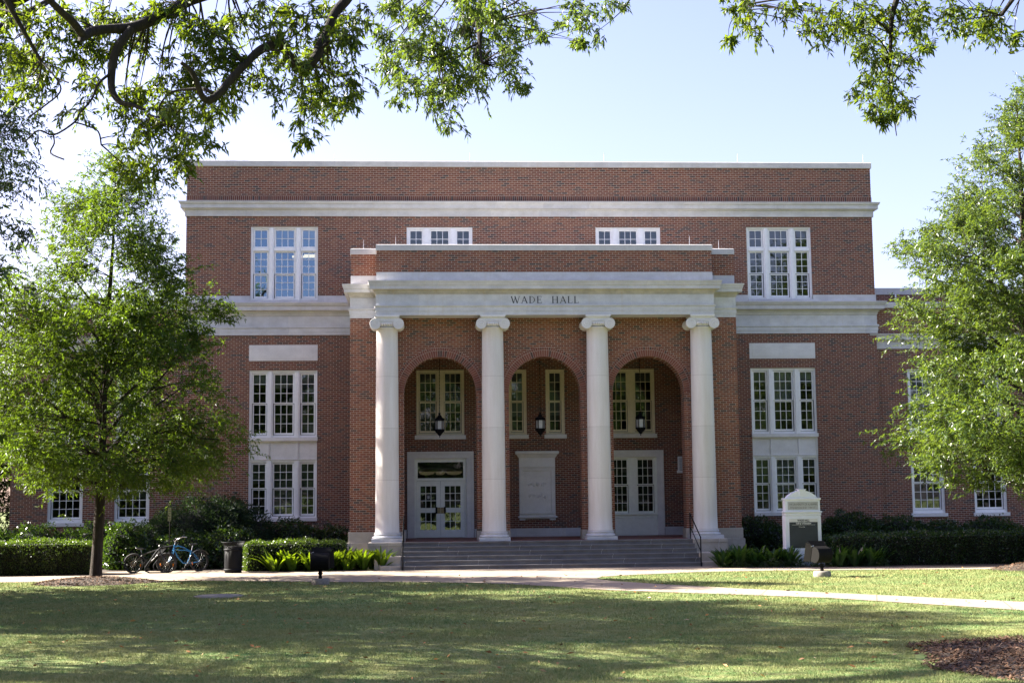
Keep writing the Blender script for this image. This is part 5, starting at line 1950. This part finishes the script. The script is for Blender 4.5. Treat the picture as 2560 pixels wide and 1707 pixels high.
def ascending_limbs(x, y, z0, z1, prof, n, r_trunk, up=0.75, reach=0.8):
    zs, rs_ = [q[0] for q in prof], [q[1] for q in prof]
    out = []
    for k in range(n):
        u = (k + .5) / n
        z = z0 + (z1 - z0) * u
        a = 2.4 * k + RNG.uniform(-.3, .3)
        R_ = np.interp(min(z + 1.5, zs[-1]), zs, rs_) * reach
        r = r_trunk * (0.42 - .22 * u)
        pts = []
        for i in range(5):
            t = i / 4
            rr_ = R_ * t
            pts.append((x + rr_ * math.cos(a + .15 * math.sin(3 * t)), y + rr_ * math.sin(a + .15 * math.sin(3 * t)), z + up * R_ * (t ** .85) + RNG.uniform(-.06, .06), r * (1 - .82 * t)))
        out.append(pts)
    return out


# young willow oak on the left, the right-hand one partly out of the picture
profL = [(3.0, 1.5), (3.5, 2.9), (4.4, 3.45), (5.5, 3.4), (6.6, 3.2), (8.0, 2.9), (9.3, 2.5), (10.4, 2.0), (11.4, 1.4), (12.3, .8), (13.0, .3)]
C, r = envelope_clumps(-9.55, 42.07, profL, 290, 0.58, inner=.30)
C[:, 2] -= 0.10 * np.hypot(C[:, 0] + 9.55, C[:, 1] - 42.07) * (C[:, 2] < 5.5)
out = nrm(np.stack([C[:, 0] + 9.6, C[:, 1] - 42.07, np.full(len(C), 1.0) + (C[:, 2] - 5) * .35], 1)) * 0.9
trunk = [(-9.70, 42.07, G - .05, .26), (-9.71, 42.07, G + .14, .19), (-9.68, 42.07, 1.2, .16), (-9.63, 42.07, 2.6, .145), (-9.62, 42.1, 4.2, .12), (-9.60, 42.1, 6.0, .11), (-9.52, 42.05, 7.8, .08), (-9.45, 42.1, 9.6, .05), (-9.40, 42.1, 11.2, .028), (-9.4, 42.1, 12.6, .01)]
build_tree("young_oak_tree", "young oak with a slim trunk standing in a mulch ring, left of the bicycles", (-9.7, 42.07, G), [trunk] + ascending_limbs(-9.62, 42.08, 2.9, 8.2, profL, 22, .19, 0.85), C, r,
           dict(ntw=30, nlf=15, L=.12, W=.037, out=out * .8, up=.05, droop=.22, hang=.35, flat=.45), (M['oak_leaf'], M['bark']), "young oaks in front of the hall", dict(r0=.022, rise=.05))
profR = [(2.9, 1.7), (3.6, 2.8), (4.3, 4.1), (5.3, 4.1), (6.3, 3.2), (7.1, 2.7), (8.2, 3.7), (9.4, 4.0), (10.2, 3.4), (11.0, 2.8), (12.0, 2.1), (13.3, 1.3), (15.0, .3)]
C, r = envelope_clumps(18.6, 41.6, profR, 380, 0.54, inner=.42)
C[:, 2] -= 0.10 * np.hypot(C[:, 0] - 18.45, C[:, 1] - 41.6) * (C[:, 2] < 6)
out = nrm(np.stack([C[:, 0] - 18.45, C[:, 1] - 41.6, np.full(len(C), 1.2) + (C[:, 2] - 6) * .3], 1)) * 1.0
trunk = [(18.5, 41.6, G - .05, .34), (18.5, 41.6, G + .2, .25), (18.5, 41.6, 2.5, .21), (18.45, 41.6, 6, .16), (18.4, 41.6, 10, .10), (18.4, 41.6, 12.5, .05), (18.4, 41.6, 14.6, .012)]
build_tree("young_oak_tree", "bright sunlit young oak spreading in from the right edge in front of the right wing", (18.5, 41.6, G), [trunk] + ascending_limbs(18.45, 41.6, 2.8, 12.0, profR, 26, .22, .8), C, r,
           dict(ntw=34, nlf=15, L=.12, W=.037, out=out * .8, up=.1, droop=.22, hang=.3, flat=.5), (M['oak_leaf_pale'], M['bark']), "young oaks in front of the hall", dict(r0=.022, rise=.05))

# dark evergreen at the left end of the hall
profD = [(1.0, 3.6), (3, 4.9), (6, 5.1), (9, 4.7), (12, 4.6), (15, 4.8), (18, 4.8), (21, 3.6), (24, 1.0)]
C, r = envelope_clumps(-21.2, 57.6, profD, 400, 0.85, inner=.45)
build_tree("dark_oak_tree", "tall dark tree at the left edge beside the end of the left wing", (-21.2, 57.6, G), [[(-21.2, 57.6, G - .1, .42), (-21.2, 57.6, 4, .33), (-21.1, 57.5, 10, .2), (-21.1, 57.6, 22, .03)]] + ascending_limbs(-21.2, 57.6, 2.5, 15, profD, 18, .32, .6), C, r,
           dict(ntw=20, nlf=12, L=.20, W=.07, up=.05, droop=.3, hang=.35), (M['dark_leaf'], M['bark_dark']), None, dict(r0=.03))

C, r = envelope_clumps(-18.3, 55.2, [(.4, 2.2), (2, 2.9), (5, 2.8), (8, 2.0), (10.5, .4)], 150, 0.65, inner=.4)
build_tree("dark_holly_tree", "low dark evergreen tree at the far left, at the end of the left wing", (-18.3, 55.2, G), [[(-18.3, 55.2, G - .1, .2), (-18.3, 55.2, 4, .12), (-18.3, 55.2, 9.5, .03)]], C, r,
           dict(ntw=16, nlf=10, L=.12, W=.06, up=.05, droop=.3, hang=.35), (M['dark_leaf'], M['bark_dark']), None, dict(r0=.03))
CL_LEFT= [(-509,1687,843,21),(-498,1655,783,26),(-497,1725,756,19),(-467,1667,814,26),(-430,1646,818,31),(-471,1726,784,24),(-534,1850,835,29),(-437,1822,880,34),(-390,1814,884,28),(-320,1683,838,26),(-361,1759,830,25),(-390,1696,798,24),(-421,1671,789,21),(-288,1655,812,28),(-266,1681,794,26),(-270,1853,881,26),(-323,1829,818,28),(-345,1824,793,28),(-299,1822,798,25),(-233,1676,771,26),(-253,1704,752,21),(-237,1780,868,22),(-217,1806,841,22),(-221,1835,809,20),(-439,1841,791,23),(-408,1651,708,18),(-401,1775,743,22),(-377,1791,771,25),(-357,1751,720,27),(-361,1673,677,23),(-329,1744,718,27),(-286,1651,709,23),(-337,1854,718,26),(-368,1838,690,23),(-375,1761,683,25),(-289,1702,690,21),(-296,1848,711,14),(-278,1767,730,19),(-270,1842,763,17),(-339,1834,678,20),(-305,1752,661,12),(-300,1729,747,22),(-385,1774,669,19),(-355,1733,648,15),(-175,1669,807,21),(-152,1703,847,26),(-151,1825,842,28),(-151,1640,760,20),(-177,1641,738,15),(-125,1780,857,28),(-97,1697,806,26),(-106,1758,786,27),(-133,1743,770,24),(-152,1712,738,21),(-130,1869,778,24),(-148,1677,698,15),(-153,1729,693,8),(-92,1679,729,11),(-187,1782,880,22),(-205,1696,855,16),(-82,1715,852,15),(-115,1809,891,28),(-178,1707,786,21)]
CL_MID= [(-56,2219,1039,31),(-67,2329,1033,29),(-13,2072,973,32),(-26,2060,921,32),(14,2113,953,33),(-44,2285,950,28),(-14,2237,921,28),(-44,2116,858,13),(28,2146,922,33),(13,2097,858,26),(42,2187,892,27),(33,2054,818,18),(29,2263,860,8),(68,2327,1049,36),(83,2346,1009,36),(95,2275,941,27),(128,2347,1049,36),(125,2046,904,24),(137,2132,901,21),(164,2349,980,16),(168,2288,927,9),(112,2171,1024,34),(174,2342,1079,25),(177,2239,1016,15),(226,2302,1046,10),(231,2134,1012,24),(237,2101,972,14),(239,2182,977,8),(263,2084,991,18),(294,2162,1026,13),(341,2348,1098,9),(271,2146,979,12),(236,2043,925,5),(66,2054,988,32),(179,2094,955,8),(-66,2291,975,25),(55,2156,911,27)]
CL_RIGHT= [(438,1945,948,8),(456,1895,928,21),(497,2125,983,15),(446,1980,911,6),(472,1924,907,12),(498,1885,925,15),(517,1884,925,8),(542,1914,909,13),(594,2046,977,23),(560,1909,883,14),(583,1881,918,25),(628,1998,923,17),(639,1935,938,28),(698,2129,965,23),(629,1902,865,20),(703,2008,965,29),(723,2071,946,21),(724,1976,940,22),(792,2127,961,16),(685,1994,886,22),(690,1933,860,18),(725,1977,884,15),(705,1880,868,7),(650,1980,854,20),(663,1935,834,19),(671,2101,871,10),(684,2086,845,17),(688,2000,831,19),(663,1878,785,12),(647,1936,788,12),(672,1933,787,10),(686,1924,796,6),(655,1930,778,4),(783,2096,1004,26),(751,1907,936,21),(744,1883,902,12),(867,2111,1003,24),(844,2017,946,14),(865,2128,984,9),(850,1975,955,23),(920,2104,977,17),(905,2040,940,9),(880,2076,959,10)]
LIMBS_LEFT=[ [(-2.50,17.40,8.94,0.071),(-2.97,17.22,8.69,0.064),(-3.14,17.05,8.49,0.058),(-3.35,16.88,8.31,0.055),(-3.57,16.70,8.14,0.057),(-3.82,16.52,8.06,0.045),(-3.96,16.35,7.97,0.049),(-4.02,16.18,7.85,0.046),(-4.01,16.00,7.73,0.010)],
[(-4.00,16.10,7.83,0.042),(-4.08,15.95,7.94,0.039),(-4.13,15.80,7.97,0.036),(-4.26,15.65,8.08,0.033),(-4.38,15.50,8.20,0.031)],
[(-3.55,16.60,8.09,0.045),(-3.66,16.54,7.90,0.043),(-3.73,16.49,7.69,0.041),(-3.74,16.43,7.45,0.038),(-3.71,16.37,7.25,0.034),(-3.60,16.31,7.10,0.029),(-3.44,16.26,7.05,0.021),(-3.30,16.20,6.98,0.014)],
[(-3.74,16.40,7.48,0.014),(-3.87,16.34,7.33,0.013),(-3.93,16.29,7.13,0.011),(-4.05,16.23,6.94,0.010),(-4.09,16.17,6.82,0.010),(-4.31,16.11,6.65,0.009),(-4.47,16.06,6.69,0.008),(-4.61,16.00,6.53,0.008)],
[(-4.31,16.10,6.64,0.008),(-4.28,16.03,6.53,0.008),(-4.30,15.97,6.40,0.008),(-4.13,15.90,6.31,0.008)],
[(-4.08,16.10,6.80,0.008),(-3.99,16.27,6.81,0.008),(-3.88,16.43,6.78,0.008),(-3.88,16.60,6.66,0.008)],
[(-4.53,16.30,7.59,0.008),(-4.30,16.15,7.32,0.008),(-4.22,16.00,7.13,0.008),(-4.34,15.85,6.93,0.008),(-4.49,15.70,6.74,0.008)],
[(-4.34,16.30,7.38,0.008),(-4.18,16.20,7.30,0.008)],
[(-0.96,17.60,8.98,0.060),(-1.03,17.52,8.82,0.056),(-1.18,17.43,8.59,0.051),(-1.27,17.35,8.31,0.051),(-1.34,17.26,8.12,0.055),(-1.39,17.18,7.94,0.053),(-1.54,17.09,7.77,0.052),(-1.64,17.01,7.80,0.052),(-1.73,16.93,7.93,0.046),(-1.80,16.84,8.00,0.046),(-1.92,16.76,7.95,0.046),(-2.04,16.67,7.85,0.044),(-2.19,16.59,7.66,0.042),(-2.36,16.51,7.43,0.042),(-2.45,16.42,7.27,0.039),(-2.57,16.34,7.14,0.039),(-2.64,16.25,7.16,0.032),(-2.68,16.17,7.27,0.028),(-2.74,16.08,7.41,0.025),(-2.85,16.00,7.49,0.017)],
[(-2.52,16.20,7.19,0.019),(-2.62,16.30,7.26,0.018),(-2.74,16.40,7.30,0.014),(-2.96,16.50,7.31,0.008)],
[(-3.13,16.70,6.95,0.008),(-3.19,16.60,7.07,0.008),(-3.17,16.50,7.14,0.009),(-3.01,16.40,7.26,0.011),(-2.72,16.30,7.26,0.012)] ]
LIMBS_MID=[ [(0.98,22.60,11.03,0.074),(0.93,22.44,10.65,0.064),(0.86,22.28,10.25,0.056),(0.87,22.12,10.02,0.046),(0.86,21.96,9.71,0.024),(0.89,21.80,9.35,0.012)],
[(0.97,22.00,10.07,0.026),(0.80,22.07,10.26,0.029),(0.68,22.15,10.36,0.024),(0.50,22.23,10.52,0.029),(0.25,22.30,10.80,0.032)],
[(0.85,22.00,9.77,0.017),(0.61,21.83,9.58,0.013),(0.44,21.67,9.35,0.009),(0.24,21.50,9.20,0.008)] ]
# ================================================================ GREAT OAKS reaching over the lawn
def outside(x, y, z):
    """above or beside what the picture takes in"""
    return z > 3.0 + 0.41 * y or x < -0.33 * y - 0.8 or x > 0.46 * y + 0.8 or y < 5


def cm(tab):
    a = np.array(tab, dtype=float) / 100.0
    C, r = [], []
    for x, y, z, q in a:                      # split every mass into small sprays
        for k in range(max(1, int(round((q / (.150 if z > 7.0 else .215)) ** 2)))):
            o = RNG.normal(size=3)
            o *= min(1.0, RNG.uniform(.2, .95)) * q * .8 / np.linalg.norm(o) if q > .13 else 0
            C.append((x + o[0], y + o[1] * 1.6, z + o[2]))
            r.append(min(q, .17) * RNG.uniform(.85, 1.25))
    return np.array(C), np.array(r)


def great_oak(label, base, trunk, limbs, seen, prof, centre, n_crown, leaf_mat_, L, W, ntw, nlf, crown_L=.19, crown_r=1.1, group="great oaks spreading over the lawn", inner=.2, lean=(0, 0)):
    t = thing("great_oak_tree", base, label, "tree", group)
    mb = MB()
    nodes = []
    for lb in [trunk] + limbs:
        sp_ = [(a, b, c, d * 1.2) for a, b, c, d in smooth_path(lb)]
        limb_mesh(mb, sp_, 10)
        nodes += sp_
    C1, r1 = cm(seen)
    # clumps hang a little below thin shoots
    connect(mb, nodes, C1, r0=.016, rise=.12, below=False, seg=6, n=5, wob=.12)
    C2, r2 = envelope_clumps(centre[0], centre[1], prof, n_crown, crown_r, inner=inner, keep=outside, lean=lean)
    connect(mb, nodes, C2, r0=.03, rise=.05, below=False, seg=4, n=5)
    mb.build("trunk", M['bark_dark'], t)
    lv, tw = clump_leaves(C1, np.maximum(r1, .07) * 1.15, ntw, nlf, L, W, up=-.05, droop=.45, hang=.55, flat=.8)
    lv2, tw2 = clump_leaves(C2, r2, 24, 11, crown_L, crown_L * .40, up=.05, droop=.3, hang=.4)
    V, F, T = merge([lv, lv2, tw, tw2])
    mi = np.concatenate([np.zeros(len(lv[1]) + len(lv2[1])), np.ones(len(tw[1]) + len(tw2[1]))])
    np_mesh("crown", V, F, [leaf_mat_, M['bark_dark']], t, T, midx=mi)
    return t


# oak on the left: crooked boughs hang into the top left of the picture
tl = (-11.5, 21.0)
great_oak("great oak whose crooked dark boughs hang into the top left corner", (tl[0], tl[1], G),
          [(tl[0], tl[1], G - .1, .75), (tl[0], tl[1], 1.0, .55), (tl[0] + .1, tl[1], 4.0, .48), (tl[0] + .3, tl[1] + .1, 7.5, .40), (tl[0] + .5, tl[1], 11, .26), (tl[0] + .4, tl[1], 15, .08)],
          [[(-11.2, 20.8, 7.4, .30), (-9.6, 19.6, 9.2, .24), (-7.2, 18.2, 10.2, .20), (-4.6, 17.6, 10.3, .15), (-3.0, 17.6, 9.7, .10), (-2.50, 17.4, 8.94, .071)],
           [(-4.6, 17.6, 10.3, .13), (-3.0, 17.9, 10.4, .11), (-1.6, 17.8, 9.9, .085), (-.96, 17.6, 8.98, .06)],
           [(-9.6, 19.6, 9.2, .18), (-7.6, 17.0, 9.6, .10), (-5.4, 15.6, 9.1, .06), (-4.38, 15.5, 8.20, .032)],
           [(-5.2, 15.6, 9.1, .05), (-4.9, 16.0, 8.3, .03), (-4.53, 16.3, 7.59, .015)],
           [(-11.2, 21, 8.0, .25), (-12.8, 23.5, 10.5, .16), (-14.5, 25.0, 12.5, .06)],
           [(-11.0, 21, 9.0, .25), (-10.5, 23.0, 11.5, .15), (-10, 26.5, 13, .05)],
           [(-11.0, 21, 9.5, .22), (-8.5, 22.5, 12.5, .13), (-6, 24.0, 14, .05)]] + LIMBS_LEFT,
          CL_LEFT, [(5.0, 2.5), (7, 5), (9, 6), (11.5, 5.5), (14, 4), (15.5, 1.5)], (-11.5, 23.5), 95, M['oak_leaf_near'], .088, .030, 13, 10, lean=(0, .5))

# oak further off, its paler hanging sprays fill the top middle
great_oak("paler oak whose hanging leafy sprays fill the middle of the top edge", (-12.5, 27.5, G),
          [(-12.5, 27.5, G - .1, .6), (-12.5, 27.5, 1.2, .45), (-12.3, 27.4, 5, .38), (-12, 27.2, 9, .3), (-11.6, 27, 14, .12), (-11.5, 27, 17, .03)],
          [[(-12.1, 27.2, 8.5, .24), (-9, 26.2, 11.2, .19), (-5, 25, 12.8, .15), (-1.5, 23.8, 12.9, .12), (.6, 22.9, 12.0, .09), (.98, 22.6, 11.03, .074)],
           [(-1.5, 23.8, 12.9, .09), (1.5, 23.3, 12.8, .07), (3.2, 22.6, 11.8, .035), (3.5, 22.3, 11.0, .015)],
           [(-12, 27.2, 9, .2), (-14, 29.5, 12, .1), (-15.5, 31, 14, .03)],
           [(-12, 27.2, 9.5, .2), (-9.5, 30, 12.5, .1), (-8, 32, 14.5, .03)]] + LIMBS_MID,
          CL_MID, [(5.5, 3), (7.5, 5.5), (9.5, 6.5), (12, 5.5), (14, 3.5), (15.5, 1)], (-12.5, 30.5), 120, M['oak_leaf_pale'], .088, .030, 13, 10, lean=(0, .2))

# oak on the right, rooted in the mulch bed
great_oak("oak rooted in the near mulch bed whose sprays hang into the top right corner", (10.2, 18.9, G),
          [(10.2, 18.9, G - .1, .7), (10.2, 18.9, G + .6, .45), (10.2, 18.9, 4, .38), (10.1, 18.9, 7.5, .32), (10.3, 18.8, 11, .2), (10.3, 18.8, 15, .05)],
          [[(10.2, 18.9, 8.4, .2), (9.7, 19.2, 10.6, .15), (7.8, 19.7, 11.2, .10), (6.2, 19.9, 10.6, .07), (5.0, 19.8, 10.1, .035), (4.6, 19.7, 9.5, .012)],
           [(7.8, 19.7, 11.2, .07), (7.1, 20.0, 9.9, .04), (6.95, 20.0, 9.1, .022), (6.9, 19.9, 8.3, .012), (6.95, 19.9, 7.7, .006)],
           [(9.7, 19.2, 10.6, .08), (9.0, 19.0, 10.2, .05), (8.2, 18.9, 9.2, .02)],
           [(10.1, 18.9, 8, .2), (12, 17, 11, .12), (13.5, 15.5, 13, .04)], [(10.2, 18.8, 9, .2), (12.5, 20.5, 11.5, .1), (14.5, 22, 13, .03)]],
          CL_RIGHT, [(6.5, 3), (8.5, 5), (11, 6), (14, 5), (16.5, 1.5)], (11.5, 18.5), 90, M['oak_leaf_near'], .088, .030, 13, 10)

# more trees round the lawn, out of the picture: they shade the grass and stand in the window panes
M['far_leaf'] = leaf_mat("campus_tree_leaf", [(0, (.010, .026, .010)), (0.6, (.020, .044, .013)), (1.0, (.040, .062, .016))], (.5, .75, .08), 0.3)


def campus_tree(x, y, h, R_, label, seed, n=230, dens=12):
    prof = [(h * .08, R_ * .6), (h * .25, R_ * .95), (h * .55, R_), (h * .75, R_ * .8), (h * .9, R_ * .45), (h, R_ * .1)]
    C, r = envelope_clumps(x, y, prof, int(n * .7), R_ * .23, inner=.3)
    return build_tree("campus_tree", label, (x, y, G), [[(x, y, G - .1, .5), (x, y, h * .3, .38), (x + .3, y, h * .6, .2), (x + .2, y, h * .95, .03)]] + ascending_limbs(x, y, h * .2, h * .7, prof, 9, .4, .7),
               C, r, dict(ntw=dens, nlf=9, L=.30, W=.13, up=.05, droop=.3, hang=.35, jl=.4), (M['far_leaf'], M['bark_dark']), "trees round the lawn beyond the picture", dict(r0=.05))


for i, (x, y, h, R_, lab) in enumerate(((-17.0, 36.5, 16, 4.8, "broad tree beyond the lawn's left edge, between young oak and paler oak"),
                                        (-24.0, 33.5, 15, 5.5, "broad tree beyond the left edge of the lawn, nearest the young oak"),
                                        (-22.0, 36.6, 22, 5.2, "tallest broad tree left of the young oak, beyond the left edge of the lawn"),
                                        (33, -12, 27, 9, "tallest tree across the lawn, reflected in the right wing windows"))):
    campus_tree(x, y, h, R_, lab, i)
far = campus_tree(0, 0, 19, 7.5, "leafy tree in the belt across the lawn, reflected in the windows", 9, 300, 14)
far["group"] = "belt of trees across the lawn"
for i, (x, y) in enumerate(((-44, -16), (-33, -21), (-22, -26), (-11, -23), (0, -27), (10, -24), (20, -29), (29, -25), (40, -28), (52, -20), (-5, -36), (15, -38), (-28, -36))):
    o = far if i == 0 else copy_thing(far, "campus_tree", (x, y, G), far["label"])
    o.location = (x, y, G)
    o.rotation_euler = (0, 0, 1.3 * i)
